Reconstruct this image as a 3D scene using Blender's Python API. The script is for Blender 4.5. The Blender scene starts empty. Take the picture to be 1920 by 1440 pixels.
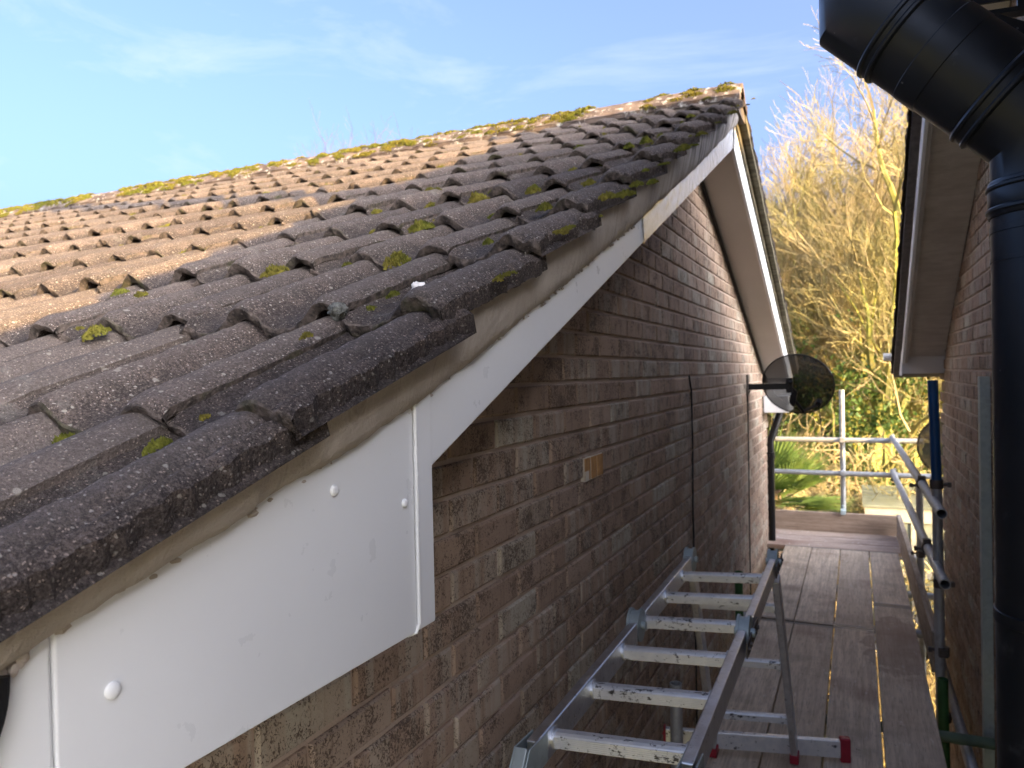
import bpy, bmesh, math, random
from mathutils import Vector, Matrix, noise
R = math.radians
random.seed(7)
scene = bpy.context.scene
C = scene.collection

# ------------------------------------------------------------------ camera
CAM = Vector((0.0, 0.0, 1.595))
YAW, PITCH, ROLL, FPX = R(24.435), R(0.677), R(-1.183), 1420.0
_c, _s = math.cos(YAW), math.sin(YAW)
FW = Vector((-_s*math.cos(PITCH), _c*math.cos(PITCH), -math.sin(PITCH)))
_rt = Vector((_c, _s, 0)); _dn = FW.cross(_rt)
RT = _rt*math.cos(ROLL) - _dn*math.sin(ROLL)
DN = _rt*math.sin(ROLL) + _dn*math.cos(ROLL)
cd = bpy.data.cameras.new('camera'); cam = bpy.data.objects.new('camera', cd); C.objects.link(cam)
UP = -DN; BK = -FW
cam.matrix_world = Matrix(((RT.x, UP.x, BK.x, CAM.x), (RT.y, UP.y, BK.y, CAM.y), (RT.z, UP.z, BK.z, CAM.z), (0, 0, 0, 1)))
cd.sensor_width = 36; cd.lens = FPX/1920*36; cd.clip_start = 0.02; cd.clip_end = 3000
cd.dof.use_dof = True; cd.dof.focus_distance = 0.95; cd.dof.aperture_fstop = 11.0
scene.camera = cam

def proj(p):
    d = Vector(p) - CAM; z = d.dot(FW)
    if z < 0.05: return None
    return (960 + FPX*d.dot(RT)/z, 720 + FPX*d.dot(DN)/z, z)

# ------------------------------------------------------------------ sky, sun, exposure
SUN = Vector((1.0, -0.42, 0.252)).normalized()
EL = math.asin(SUN.z); AZ = math.atan2(SUN.x, SUN.y)
w = bpy.data.worlds.new('World'); scene.world = w; w.use_nodes = True
wt = w.node_tree; wt.nodes.clear()
def wn(t, **k):
    n = wt.nodes.new(t)
    for a, b in k.items(): setattr(n, a, b)
    return n
sky = wn('ShaderNodeTexSky', sky_type='NISHITA', sun_disc=False, sun_elevation=EL, sun_rotation=AZ, altitude=50, air_density=0.33, dust_density=10.0, ozone_density=2.3)
tc = wn('ShaderNodeTexCoord'); mp = wn('ShaderNodeMapping'); mp.inputs['Rotation'].default_value = (0, R(-14), R(24)); mp.inputs['Scale'].default_value = (1.5, 5.0, 12.0)
wt.links.new(tc.outputs['Generated'], mp.inputs[0])
cn = wn('ShaderNodeTexNoise'); cn.inputs['Scale'].default_value = 1.3; cn.inputs['Detail'].default_value = 7; cn.inputs['Roughness'].default_value = 0.62; cn.inputs['Distortion'].default_value = 0.6
wt.links.new(mp.outputs[0], cn.inputs[0])
cr = wn('ShaderNodeValToRGB'); cr.color_ramp.elements[0].position = 0.52; cr.color_ramp.elements[1].position = 0.80
wt.links.new(cn.outputs['Fac'], cr.inputs[0])
cm = wn('ShaderNodeMath', operation='MULTIPLY'); cm.inputs[1].default_value = 0.42; wt.links.new(cr.outputs[0], cm.inputs[0])
gm = wn('ShaderNodeGamma'); gm.inputs[1].default_value = 1.04; wt.links.new(sky.outputs[0], gm.inputs[0])
mx = wn('ShaderNodeMix', data_type='RGBA'); mx.inputs[7].default_value = (0.95, 1.05, 1.18, 1)
wt.links.new(cm.outputs[0], mx.inputs[0]); wt.links.new(gm.outputs[0], mx.inputs[6])
bg = wn('ShaderNodeBackground'); bg.inputs[1].default_value = 0.15
wo = wn('ShaderNodeOutputWorld'); wt.links.new(mx.outputs[2], bg.inputs[0]); wt.links.new(bg.outputs[0], wo.inputs[0])
sl = bpy.data.lights.new('sun', 'SUN'); sl.energy = 2.75; sl.angle = R(0.5); sl.color = (1.0, 0.64, 0.22)
so = bpy.data.objects.new('sun', sl); C.objects.link(so); so.rotation_euler = SUN.to_track_quat('Z', 'Y').to_euler(); so.location = SUN*30
vs = scene.view_settings; vs.view_transform = 'Standard'; vs.look = 'None'; vs.gamma = 1.0; vs.use_curve_mapping = False
vs.exposure = 2.9
scene.cycles.max_bounces = 8; scene.cycles.transparent_max_bounces = 16

# ------------------------------------------------------------------ helpers
class MB:
    def __init__(s): s.v = []; s.f = []
    def add(s, vs, fs):
        o = len(s.v); s.v += [tuple(p) for p in vs]; s.f += [tuple(i+o for i in f) for f in fs]
    def box(s, a, b):
        x0, y0, z0 = a; x1, y1, z1 = b
        s.add([(x0,y0,z0),(x1,y0,z0),(x1,y1,z0),(x0,y1,z0),(x0,y0,z1),(x1,y0,z1),(x1,y1,z1),(x0,y1,z1)],
              [(0,3,2,1),(4,5,6,7),(0,1,5,4),(1,2,6,5),(2,3,7,6),(3,0,4,7)])
    def obox(s, o, ax, ay, az):            # box centred at o with half axes
        o, ax, ay, az = map(Vector, (o, ax, ay, az)); P = []
        for k in (-1, 1):
            for i, j in ((-1,-1),(1,-1),(1,1),(-1,1)): P.append(o+ax*i+ay*j+az*k)
        s.add(P, [(0,3,2,1),(4,5,6,7),(0,1,5,4),(1,2,6,5),(2,3,7,6),(3,0,4,7)])
    def prism(s, pts, d):                  # polygon pts extruded by vector d
        d = Vector(d); n = len(pts); P = [Vector(p) for p in pts]
        s.add(P + [p+d for p in P], [tuple(range(n))[::-1], tuple(range(n, 2*n))] + [(i, (i+1) % n, (i+1) % n+n, i+n) for i in range(n)])
    def tube(s, pts, r, n=10, cap=True, hollow=0.0):
        P = [Vector(p) for p in pts]; m = len(P); rs = r if isinstance(r, (list, tuple)) else [r]*m
        V = []; up = None
        for i in range(m):
            t = (P[min(i+1, m-1)]-P[max(i-1, 0)]).normalized()
            if up is None:
                up = Vector((0, 0, 1)) if abs(t.z) < 0.9 else Vector((1, 0, 0))
            a = t.cross(up)
            if a.length < 1e-5: a = t.cross(Vector((0.3, 1, 0.2)))
            a.normalize(); b = a.cross(t).normalized(); up = b
            for k in range(n):
                q = 2*math.pi*k/n; V.append(P[i]+a*math.cos(q)*rs[i]+b*math.sin(q)*rs[i])
        F = [(i*n+k, i*n+(k+1) % n, (i+1)*n+(k+1) % n, (i+1)*n+k) for i in range(m-1) for k in range(n)]
        if cap and not hollow:
            F += [tuple(range(n))[::-1], tuple(range((m-1)*n, m*n))]
        s.add(V, F)
        if hollow:
            o = len(s.v)-len(V); base = o
            W = []
            for i in range(m):
                for k in range(n):
                    p = V[i*n+k]; W.append(P[i]+(p-P[i])*hollow)
            o2 = len(s.v); s.v += [tuple(p) for p in W]
            for i in range(m-1):
                for k in range(n): s.f.append((o2+i*n+k, o2+(i+1)*n+k, o2+(i+1)*n+(k+1) % n, o2+i*n+(k+1) % n))
            for i, fl in ((0, 1), (m-1, 0)):
                for k in range(n):
                    q = (base+i*n+k, base+i*n+(k+1) % n, o2+i*n+(k+1) % n, o2+i*n+k)
                    s.f.append(q[::-1] if fl else q)
    def mesh(s, name, mat=None, smooth=False):
        me = bpy.data.meshes.new(name); me.from_pydata(s.v, [], s.f); me.update()
        if mat: me.materials.append(mat)
        if smooth:
            me.polygons.foreach_set('use_smooth', [True]*len(me.polygons))
            try: me.set_sharp_from_angle(angle=R(40))
            except Exception: pass
        return me
    def build(s, name, mat, parent=None, smooth=False, bevel=0, seg=2):
        o = link(name, s.mesh(name, mat, smooth), parent)
        if bevel:
            m = o.modifiers.new('bevel', 'BEVEL'); m.width = bevel; m.segments = seg; m.limit_method = 'ANGLE'; m.angle_limit = R(35)
        return o
def link(name, data, parent=None, loc=None, rot=None):
    o = bpy.data.objects.new(name, data); C.objects.link(o)
    if parent: o.parent = parent
    if loc is not None: o.location = loc
    if rot is not None: o.rotation_euler = rot
    return o
def tag(o, label=None, cat=None, group=None, kind=None):
    if label: o['label'] = label
    if cat: o['category'] = cat
    if group: o['group'] = group
    if kind: o['kind'] = kind
    return o
def thing(name, label, cat, loc=(0, 0, 0), group=None):
    o = link(name, None, None, loc); o.empty_display_size = 0.1
    return tag(o, label, cat, group)
def rel(o, parent):       # parent keeping world place (parents are only translated)
    o.parent = parent; o.matrix_parent_inverse = Matrix.Translation(-Vector(parent.location)); return o

# ------------------------------------------------------------------ materials
class NT:
    def __init__(s, name, rough=0.6, spec=0.3, metal=0.0):
        s.m = bpy.data.materials.new(name); s.m.use_nodes = True; s.t = s.m.node_tree; s.t.nodes.clear()
        s.b = s.n('ShaderNodeBsdfPrincipled'); s.o = s.n('ShaderNodeOutputMaterial'); s.t.links.new(s.b.outputs[0], s.o.inputs[0])
        s.b.inputs['Roughness'].default_value = rough; s.b.inputs['Specular IOR Level'].default_value = spec; s.b.inputs['Metallic'].default_value = metal
        s._p = None
    def n(s, t, **k):
        x = s.t.nodes.new(t)
        for a, b in k.items(): setattr(x, a, b)
        return x
    def set(s, sock, v):
        if isinstance(v, bpy.types.NodeSocket): s.t.links.new(v, sock)
        elif isinstance(v, (tuple, list)) and len(v) == 3 and sock.type == 'RGBA': sock.default_value = (*v, 1)
        else: sock.default_value = v
        return s
    def pos(s):
        if not s._p: s._p = s.n('ShaderNodeNewGeometry').outputs['Position']
        return s._p
    def obj(s): return s.n('ShaderNodeTexCoord').outputs['Object']
    def map(s, v, scale=(1, 1, 1), rot=(0, 0, 0), loc=(0, 0, 0)):
        x = s.n('ShaderNodeMapping'); s.set(x.inputs[0], v); x.inputs['Scale'].default_value = scale; x.inputs['Rotation'].default_value = rot; s.set(x.inputs['Location'], loc)
        return x.outputs[0]
    def noise(s, v, sc, det=4, ro=0.55, dist=0.0):
        x = s.n('ShaderNodeTexNoise'); s.set(x.inputs['Vector'], v); x.inputs['Scale'].default_value = sc; x.inputs['Detail'].default_value = det; x.inputs['Roughness'].default_value = ro; x.inputs['Distortion'].default_value = dist
        return x.outputs['Fac']
    def vor(s, v, sc, out='Distance', feature='F1', rnd=1.0):
        x = s.n('ShaderNodeTexVoronoi', feature=feature); s.set(x.inputs['Vector'], v); x.inputs['Scale'].default_value = sc; x.inputs['Randomness'].default_value = rnd
        return x.outputs[out]
    def ramp(s, f, pts):
        x = s.n('ShaderNodeValToRGB'); s.set(x.inputs[0], f); e = x.color_ramp.elements
        while len(e) < len(pts): e.new(0.5)
        for i, (p, c) in enumerate(pts):
            e[i].position = p; e[i].color = (c, c, c, 1) if isinstance(c, (int, float)) else (*c, 1)
        return x.outputs[0]
    def mix(s, f, a, b, mode='MIX'):
        x = s.n('ShaderNodeMix', data_type='RGBA', blend_type=mode); s.set(x.inputs[0], f); s.set(x.inputs[6], a); s.set(x.inputs[7], b); return x.outputs[2]
    def math(s, op, a, b=0.0):
        x = s.n('ShaderNodeMath', operation=op); s.set(x.inputs[0], a); s.set(x.inputs[1], b); return x.outputs[0]
    def bump(s, h, strength=0.3, dist=0.002):
        x = s.n('ShaderNodeBump'); s.set(x.inputs['Height'], h); x.inputs['Strength'].default_value = strength; x.inputs['Distance'].default_value = dist
        s.t.links.new(x.outputs[0], s.b.inputs['Normal']); return s
    def col(s, v): s.set(s.b.inputs['Base Color'], v); return s
    def rgh(s, v): s.set(s.b.inputs['Roughness'], v); return s
    def rnd(s): return s.n('ShaderNodeObjectInfo').outputs['Random']

def mat_plain(name, c, rough=0.5, spec=0.3, metal=0.0, var=0.15, sc=6, bump=0.0, bsc=150):
    k = NT(name, rough, spec, metal)
    n = k.noise(k.pos(), sc, 5)
    k.col(k.mix(k.ramp(n, [(0.3, 0.0), (0.7, 1.0)]), tuple(x*(1-var) for x in c), tuple(min(1, x*(1+var)) for x in c)))
    if bump: k.bump(k.noise(k.pos(), bsc, 3), bump, 0.003)
    return k.m

def mat_brick(name, joined):
    k = NT(name, 0.9, 0.15); p = k.pos()
    if joined:
        a = k.n('ShaderNodeAttribute', attribute_name='brick_tone'); r = a.outputs['Fac']
    else: r = k.rnd()
    r2 = k.math('FRACT', k.math('MULTIPLY', r, 37.7)); r3 = k.math('FRACT', k.math('MULTIPLY', r, 91.3))
    off = k.n('ShaderNodeCombineXYZ'); k.set(off.inputs[0], k.math('MULTIPLY', r, 40)); k.set(off.inputs[1], k.math('MULTIPLY', r2, 40))
    add = k.n('ShaderNodeVectorMath', operation='ADD'); k.set(add.inputs[0], p); k.set(add.inputs[1], off.outputs[0]); q = add.outputs[0]
    base = k.ramp(r, [(0.0, (0.298, 0.199, 0.136)), (0.25, (0.405, 0.282, 0.195)), (0.45, (0.337, 0.225, 0.154)), (0.62, (0.495, 0.361, 0.261)), (0.8, (0.367, 0.254, 0.184)), (1.0, (0.506, 0.464, 0.356))])
    base = k.mix(0.4, base, (0.320, 0.247, 0.197))
    # vertical drag bands
    band = k.noise(k.map(q, (14, 14, 0.8)), 1.6, 3, 0.5)
    base = k.mix(k.math('MULTIPLY', k.ramp(band, [(0.46, 0.0), (0.54, 1.0)]), k.ramp(r3, [(0.35, 0.0), (0.6, 0.28)])), base, (0.506, 0.512, 0.427))
    base = k.mix(k.math('MULTIPLY', k.ramp(k.noise(k.map(q, (16, 16, 0.9), loc=(3, 8, 2)), 1.6, 3), [(0.55, 0.0), (0.62, 1.0)]), 0.3), base, (0.169, 0.118, 0.083))
    # rustic dark flecks
    fl = k.noise(k.map(q, (1, 1, 0.75), rot=(0.5, 0, 0)), 190, 3, 0.6, 1.2)
    cl = k.noise(q, 16, 3)
    thr = k.math('ADD', fl, k.math('MULTIPLY', k.math('SUBTRACT', cl, 0.5), 0.55))
    thr = k.math('ADD', thr, k.math('MULTIPLY', k.math('SUBTRACT', r2, 0.5), 0.09))
    fm = k.ramp(thr, [(0.53, 0.0), (0.61, 1.0)])
    base = k.mix(k.math('MULTIPLY', fm, 0.86), base, (0.084, 0.059, 0.044))
    base = k.mix(k.math('MULTIPLY', k.ramp(k.noise(p, 480, 2), [(0.55, 0.0), (0.75, 1.0)]), 0.35), base, (0.443, 0.358, 0.276))
    k.col(base)
    k.bump(k.math('SUBTRACT', k.noise(p, 160, 4, 0.6), k.math('MULTIPLY', fm, 0.6)), 0.55, 0.004)
    return k.m

def mat_tile(name='concrete tile'):
    k = NT(name, 0.95, 0.1); p = k.pos(); r = k.rnd()
    big = k.noise(p, 5.5, 4); mid = k.noise(p, 30, 4, 0.6)
    base = k.mix(k.ramp(big, [(0.35, 0.0), (0.65, 1.0)]), (0.070, 0.055, 0.049), (0.095, 0.079, 0.069))
    base = k.mix(k.math('MULTIPLY', k.ramp(r, [(0.0, 0.0), (1.0, 1.0)]), 0.5), base, (0.107, 0.084, 0.071))
    base = k.mix(k.math('MULTIPLY', k.ramp(mid, [(0.5, 0.0), (0.75, 1.0)]), 0.6), base, (0.187, 0.140, 0.115))
    dk = k.ramp(k.noise(p, 12, 5, 0.65), [(0.52, 0.0), (0.68, 1.0)])
    base = k.mix(k.math('MULTIPLY', dk, 0.6), base, (0.039, 0.035, 0.031))
    gr = k.math('ADD', k.math('MULTIPLY', k.noise(p, 260, 2, 0.6), 0.55), k.math('MULTIPLY', k.noise(p, 620, 2, 0.6), 0.45))
    base = k.mix(k.math('MULTIPLY', k.ramp(gr, [(0.44, 1.0), (0.50, 0.0)]), 0.85), base, (0.036, 0.030, 0.027))
    base = k.mix(k.math('MULTIPLY', k.ramp(gr, [(0.53, 0.0), (0.62, 1.0)]), 0.6), base, (0.187, 0.162, 0.148))
    # pale grit and lichen spots
    wp = k.n('ShaderNodeVectorMath', operation='ADD'); k.set(wp.inputs[0], p)
    nn = k.n('ShaderNodeTexNoise'); k.set(nn.inputs['Vector'], p); nn.inputs['Scale'].default_value = 90
    sm = k.n('ShaderNodeVectorMath', operation='SCALE'); k.set(sm.inputs[0], nn.outputs['Color']); sm.inputs['Scale'].default_value = 0.008; k.set(wp.inputs[1], sm.outputs[0])
    q = wp.outputs[0]
    for sc, lim, thr, c in ((150, 0.24, 0.62, (0.360, 0.331, 0.295)), (75, 0.20, 0.80, (0.331, 0.310, 0.266)), (260, 0.28, 0.50, (0.331, 0.266, 0.223)), (34, 0.16, 0.86, (0.288, 0.266, 0.230))):
        d = k.vor(q, sc); cc = k.vor(q, sc, 'Color'); sx = k.n('ShaderNodeSeparateColor'); k.set(sx.inputs[0], cc)
        msk = k.math('MULTIPLY', k.ramp(d, [(lim*0.7, 1.0), (lim, 0.0)]), k.ramp(sx.outputs[0], [(thr, 0.0), (thr+0.03, 1.0)]))
        base = k.mix(k.math('MULTIPLY', msk, 0.92), base, c)
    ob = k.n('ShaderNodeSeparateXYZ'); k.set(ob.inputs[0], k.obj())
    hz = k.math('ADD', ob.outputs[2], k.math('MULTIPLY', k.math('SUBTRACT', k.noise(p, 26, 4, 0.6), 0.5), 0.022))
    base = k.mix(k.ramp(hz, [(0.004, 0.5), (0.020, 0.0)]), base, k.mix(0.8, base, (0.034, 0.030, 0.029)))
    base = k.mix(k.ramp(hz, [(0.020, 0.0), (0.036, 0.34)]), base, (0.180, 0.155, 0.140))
    lp = k.ramp(k.noise(p, 9, 6, 0.7), [(0.60, 0.0), (0.74, 1.0)])
    base = k.mix(k.math('MULTIPLY', lp, 0.45), base, (0.216, 0.209, 0.187))
    rr_ = k.math('FRACT', k.math('MULTIPLY', r, 17.3)); base = k.mix(1.0, base, k.ramp(rr_, [(0.0, (0.76, 0.74, 0.74)), (0.5, (1.0, 0.98, 0.95)), (1.0, (1.22, 1.16, 1.10))]), 'MULTIPLY')
    k.col(base)
    k.bump(k.math('ADD', k.noise(p, 420, 3, 0.65), k.math('MULTIPLY', k.noise(p, 110, 3), 0.7)), 1.0, 0.0045)
    return k.m

def mat_edge_tile():     # the bare, algae darkened nose of a tile
    k = NT('tile nose concrete', 0.97, 0.05); p = k.pos()
    base = k.mix(k.ramp(k.noise(p, 60, 5, 0.7), [(0.4, 0.0), (0.65, 1.0)]), (0.055, 0.046, 0.040), (0.165, 0.130, 0.108))
    d = k.vor(p, 110); base = k.mix(k.ramp(d, [(0.16, 0.6), (0.24, 0.0)]), base, (0.18, 0.15, 0.13))
    base = k.mix(k.math('MULTIPLY', k.ramp(k.noise(p, 14, 4), [(0.55, 0.0), (0.7, 1.0)]), 0.6), base, (0.050, 0.055, 0.018))
    k.col(base); k.bump(k.noise(p, 220, 4, 0.7), 1.0, 0.006); return k.m

def mat_mortar(name, c1, c2, streak=0.0, bump=0.25, bsc=60, c3=None):
    k = NT(name, 0.85, 0.2); p = k.pos()
    base = k.mix(k.ramp(k.noise(p, 7, 5, 0.6), [(0.35, 0.0), (0.65, 1.0)]), c1, c2)
    base = k.mix(k.math('MULTIPLY', k.ramp(k.noise(p, 260, 3), [(0.5, 0.0), (0.7, 1.0)]), 0.3), base, tuple(x*0.6 for x in c1))
    if streak:
        s = k.noise(k.map(p, (1, 5, 1.1), rot=(R(-20), 0, 0)), 6, 4, 0.6, 0.6)
        base = k.mix(k.math('MULTIPLY', k.ramp(s, [(0.45, 0.0), (0.62, 1.0)]), streak), base, c3)
    k.col(base); k.bump(k.math('ADD', k.noise(p, bsc, 4), k.math('MULTIPLY', k.noise(p, bsc*6, 2), 0.25)), bump, 0.004); return k.m

def mat_verge_mortar():
    k = NT('verge mortar', 0.7, 0.25); p = k.pos(); sp = k.n('ShaderNodeSeparateXYZ'); k.set(sp.inputs[0], p)
    t = k.ramp(k.math('MULTIPLY', k.math('ADD', sp.outputs[1], k.math('MULTIPLY', k.noise(p, 3, 3), 0.8)), 0.25), [(0.55, 0.0), (0.82, 1.0)])
    new = k.mix(k.ramp(k.noise(p, 5, 5, 0.6), [(0.35, 0.0), (0.7, 1.0)]), (0.39, 0.34, 0.285), (0.50, 0.445, 0.38))
    sw = k.noise(k.map(p, (1, 6, 2), rot=(R(35), 0, 0)), 4, 5, 0.65, 1.0)
    new = k.mix(k.math('MULTIPLY', k.ramp(sw, [(0.48, 0.0), (0.58, 0.8), (0.62, 0.0)]), 0.45), new, (0.533, 0.481, 0.416))
    new = k.mix(k.math('MULTIPLY', k.ramp(sw, [(0.60, 0.0), (0.72, 1.0)]), 0.6), new, (0.221, 0.182, 0.150))
    st = k.noise(k.map(p, (1, 7, 0.9)), 5, 4, 0.6)
    old = k.mix(k.ramp(st, [(0.4, 0.0), (0.6, 1.0)]), (0.124, 0.111, 0.098), (0.390, 0.364, 0.345))
    k.col(k.mix(t, new, old)); k.bump(k.math('ADD', k.noise(p, 28, 4, 0.6), k.math('MULTIPLY', k.noise(p, 240, 3), 0.35)), 0.7, 0.007); return k.m

def mat_upvc(name='white plastic board', c=(0.80, 0.81, 0.81), rough=0.32):
    k = NT(name, rough, 0.5); p = k.pos()
    base = k.mix(k.ramp(k.noise(p, 3, 4), [(0.35, 0.0), (0.7, 1.0)]), c, tuple(x*0.95 for x in c))
    sp = k.noise(p, 60, 4, 0.7); base = k.mix(k.math('MULTIPLY', k.ramp(sp, [(0.70, 0.0), (0.80, 1.0)]), 0.12), base, (0.5, 0.46, 0.40))
    k.col(base); k.rgh(k.ramp(k.noise(p, 25, 4), [(0.3, rough-0.06), (0.7, rough+0.1)])); return k.m

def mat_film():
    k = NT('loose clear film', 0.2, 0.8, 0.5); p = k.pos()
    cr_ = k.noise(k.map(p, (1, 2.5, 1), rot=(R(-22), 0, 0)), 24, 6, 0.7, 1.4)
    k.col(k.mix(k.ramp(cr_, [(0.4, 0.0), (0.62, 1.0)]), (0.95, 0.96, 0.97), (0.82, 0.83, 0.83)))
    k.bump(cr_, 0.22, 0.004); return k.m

def mat_wood(name, c1, c2, along='Y', stains=True, warm=(0.16, 0.10, 0.07), patch=False):
    k = NT(name, 0.85, 0.2); p = k.obj(); r = k.rnd()
    off = k.n('ShaderNodeCombineXYZ'); k.set(off.inputs[0], k.math('MULTIPLY', r, 13)); k.set(off.inputs[1], k.math('MULTIPLY', r, 29))
    ad = k.n('ShaderNodeVectorMath', operation='ADD'); k.set(ad.inputs[0], p); k.set(ad.inputs[1], off.outputs[0]); q = ad.outputs[0]
    sc = (22, 1.1, 22) if along == 'Y' else (1.1, 22, 22)
    g = k.noise(k.map(q, sc), 2.2, 6, 0.65, 0.4)
    base = k.mix(k.ramp(g, [(0.40, 0.0), (0.60, 1.0)]), tuple(x*0.86 for x in c1), c2)
    base = k.mix(k.math('MULTIPLY', r, 0.45), base, tuple(x*0.8 for x in c1))
    fine = k.noise(k.map(q, tuple(x*5 for x in sc)), 2.0, 3, 0.6)
    base = k.mix(k.math('MULTIPLY', k.ramp(fine, [(0.53, 0.0), (0.66, 1.0)]), 0.6), base, tuple(x*0.42 for x in c1))
    if stains:
        s1 = k.noise(q, 3.2, 5, 0.62); base = k.mix(k.math('MULTIPLY', k.ramp(s1, [(0.52, 0.0), (0.66, 1.0)]), 0.5), base, tuple(x*0.55 for x in c1))
        s2 = k.noise(k.map(q, (1, 1, 1), loc=(5, 3, 1)), 2.0, 4, 0.5); base = k.mix(k.math('MULTIPLY', k.ramp(s2, [(0.56, 0.0), (0.68, 1.0)]), 0.55), base, warm)
        s3 = k.noise(q, 26, 4, 0.7); base = k.mix(k.math('MULTIPLY', k.ramp(s3, [(0.64, 0.0), (0.72, 1.0)]), 0.75), base, (0.045, 0.034, 0.028))
        s4 = k.noise(k.map(q, (1, 0.25, 1), loc=(9, 2, 7)), 30, 3, 0.7); base = k.mix(k.math('MULTIPLY', k.ramp(s4, [(0.62, 0.0), (0.70, 1.0)]), 0.6), base, (0.80, 0.75, 0.68))
    if patch:
        sp = k.n('ShaderNodeSeparateXYZ'); k.set(sp.inputs[0], k.pos())
        dx = k.math('DIVIDE', k.math('SUBTRACT', sp.outputs[0], 0.20), 0.19); dy = k.math('DIVIDE', k.math('SUBTRACT', sp.outputs[1], 4.86), 0.52)
        e = k.math('ADD', k.math('MULTIPLY', dx, dx), k.math('MULTIPLY', dy, dy)); e = k.math('ADD', e, k.math('MULTIPLY', k.math('SUBTRACT', k.noise(k.pos(), 9, 5, 0.65), 0.5), 2.6))
        base = k.mix(k.math('MULTIPLY', k.ramp(e, [(0.85, 1.0), (1.0, 0.0)]), 0.55), base, (0.30, 0.215, 0.16))
    k.col(base); k.bump(k.math('ADD', k.math('MULTIPLY', fine, 0.6), g), 0.35, 0.003); return k.m

def mat_alu():
    k = NT('brushed aluminium', 0.34, 0.5, 1.0); p = k.pos()
    n = k.noise(p, 30, 5, 0.65)
    base = k.mix(k.ramp(n, [(0.4, 0.0), (0.65, 1.0)]), (0.62, 0.64, 0.67), (0.78, 0.80, 0.82))
    base = k.mix(k.math('MULTIPLY', k.ramp(k.noise(p, 70, 4, 0.7), [(0.60, 0.0), (0.68, 1.0)]), 0.7), base, (0.30, 0.30, 0.30))
    k.col(base); k.rgh(k.ramp(n, [(0.3, 0.26), (0.7, 0.46)])); k.bump(k.noise(p, 220, 3), 0.08, 0.002); return k.m
def mat_rung():
    k = NT('scuffed ribbed aluminium', 0.38, 0.5, 0.55); p = k.pos()
    base = k.mix(k.ramp(k.noise(p, 35, 5), [(0.4, 0.0), (0.65, 1.0)]), (0.70, 0.71, 0.72), (0.80, 0.80, 0.79))
    sc = k.math('ADD', k.noise(k.map(p, (0.6, 1, 1)), 75, 4, 0.7), k.math('MULTIPLY', k.math('SUBTRACT', k.noise(p, 9, 3), 0.5), 0.45))
    base = k.mix(k.math('MULTIPLY', k.ramp(sc, [(0.60, 0.0), (0.65, 1.0)]), 0.92), base, (0.035, 0.032, 0.03))
    k.col(base); return k.m
def mat_galv(name='galvanised tube', c=(0.46, 0.47, 0.47)):
    k = NT(name, 0.5, 0.5, 0.55); p = k.pos()
    v = k.vor(p, 55, 'Color'); sx = k.n('ShaderNodeSeparateColor'); k.set(sx.inputs[0], v)
    base = k.mix(k.math('MULTIPLY', sx.outputs[0], 0.5), c, tuple(x*0.75 for x in c))
    base = k.mix(k.math('MULTIPLY', k.ramp(k.noise(p, 9, 5, 0.65), [(0.58, 0.0), (0.72, 1.0)]), 0.5), base, (0.20, 0.17, 0.14))
    k.col(base); k.rgh(k.ramp(k.noise(p, 20, 4), [(0.3, 0.42), (0.7, 0.65)])); return k.m
def mat_flue():
    k = NT('black powder coated steel', 0.36, 0.36); p = k.pos()
    base = k.mix(k.ramp(k.noise(p, 4, 4), [(0.4, 0.0), (0.7, 1.0)]), (0.0055, 0.0075, 0.011), (0.009, 0.0115, 0.016))
    sm = k.math('MULTIPLY', k.ramp(k.noise(p, 11, 5, 0.6), [(0.63, 0.0), (0.78, 1.0)]), 0.40)
    base = k.mix(sm, base, (0.16, 0.165, 0.175))
    sp = k.math('MULTIPLY', k.ramp(k.vor(p, 26), [(0.045, 1.0), (0.06, 0.0)]), 0.5); base = k.mix(sp, base, (0.22, 0.22, 0.22))
    k.col(base); k.rgh(k.ramp(k.noise(p, 14, 5, 0.6), [(0.35, 0.30), (0.7, 0.46)])); k.bump(k.noise(p, 700, 2), 0.05, 0.001); return k.m
def mat_bark(name, c1, c2, green=(0.20, 0.20, 0.05), g=0.5):
    k = NT(name, 0.9, 0.1); p = k.pos()
    base = k.mix(k.ramp(k.noise(p, 1.1, 4), [(0.35, 0.0), (0.65, 1.0)]), c1, c2)
    base = k.mix(k.math('MULTIPLY', k.ramp(k.noise(p, 0.6, 3), [(0.45, 0.0), (0.62, 1.0)]), g), base, green)
    base = k.mix(k.math('MULTIPLY', k.noise(p, 14, 3), 0.4), base, tuple(x*0.5 for x in c1))
    k.col(base); k.bump(k.noise(p, 40, 4), 0.5, 0.01); return k.m
def mat_leaf(name, c1, c2, sc=3.0, rough=0.55, trans=0.25):
    k = NT(name, rough, 0.35); p = k.pos()
    c = k.mix(k.ramp(k.noise(p, sc, 4, 0.7), [(0.35, 0.0), (0.65, 1.0)]), c1, c2); k.col(c)
    tr = k.n('ShaderNodeBsdfTranslucent'); k.set(tr.inputs[0], c); ms = k.n('ShaderNodeMixShader'); ms.inputs[0].default_value = trans
    k.t.links.new(k.b.outputs[0], ms.inputs[1]); k.t.links.new(tr.outputs[0], ms.inputs[2]); k.t.links.new(ms.outputs[0], k.o.inputs[0]); return k.m
def mat_mesh_dish(name, c, a):
    k = NT(name, 0.5, 0.3); k.col(c); tr = k.n('ShaderNodeBsdfTransparent'); ms = k.n('ShaderNodeMixShader'); ms.inputs[0].default_value = a
    k.t.links.new(k.b.outputs[0], ms.inputs[1]); k.t.links.new(tr.outputs[0], ms.inputs[2]); k.t.links.new(ms.outputs[0], k.o.inputs[0]); return k.m

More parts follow.
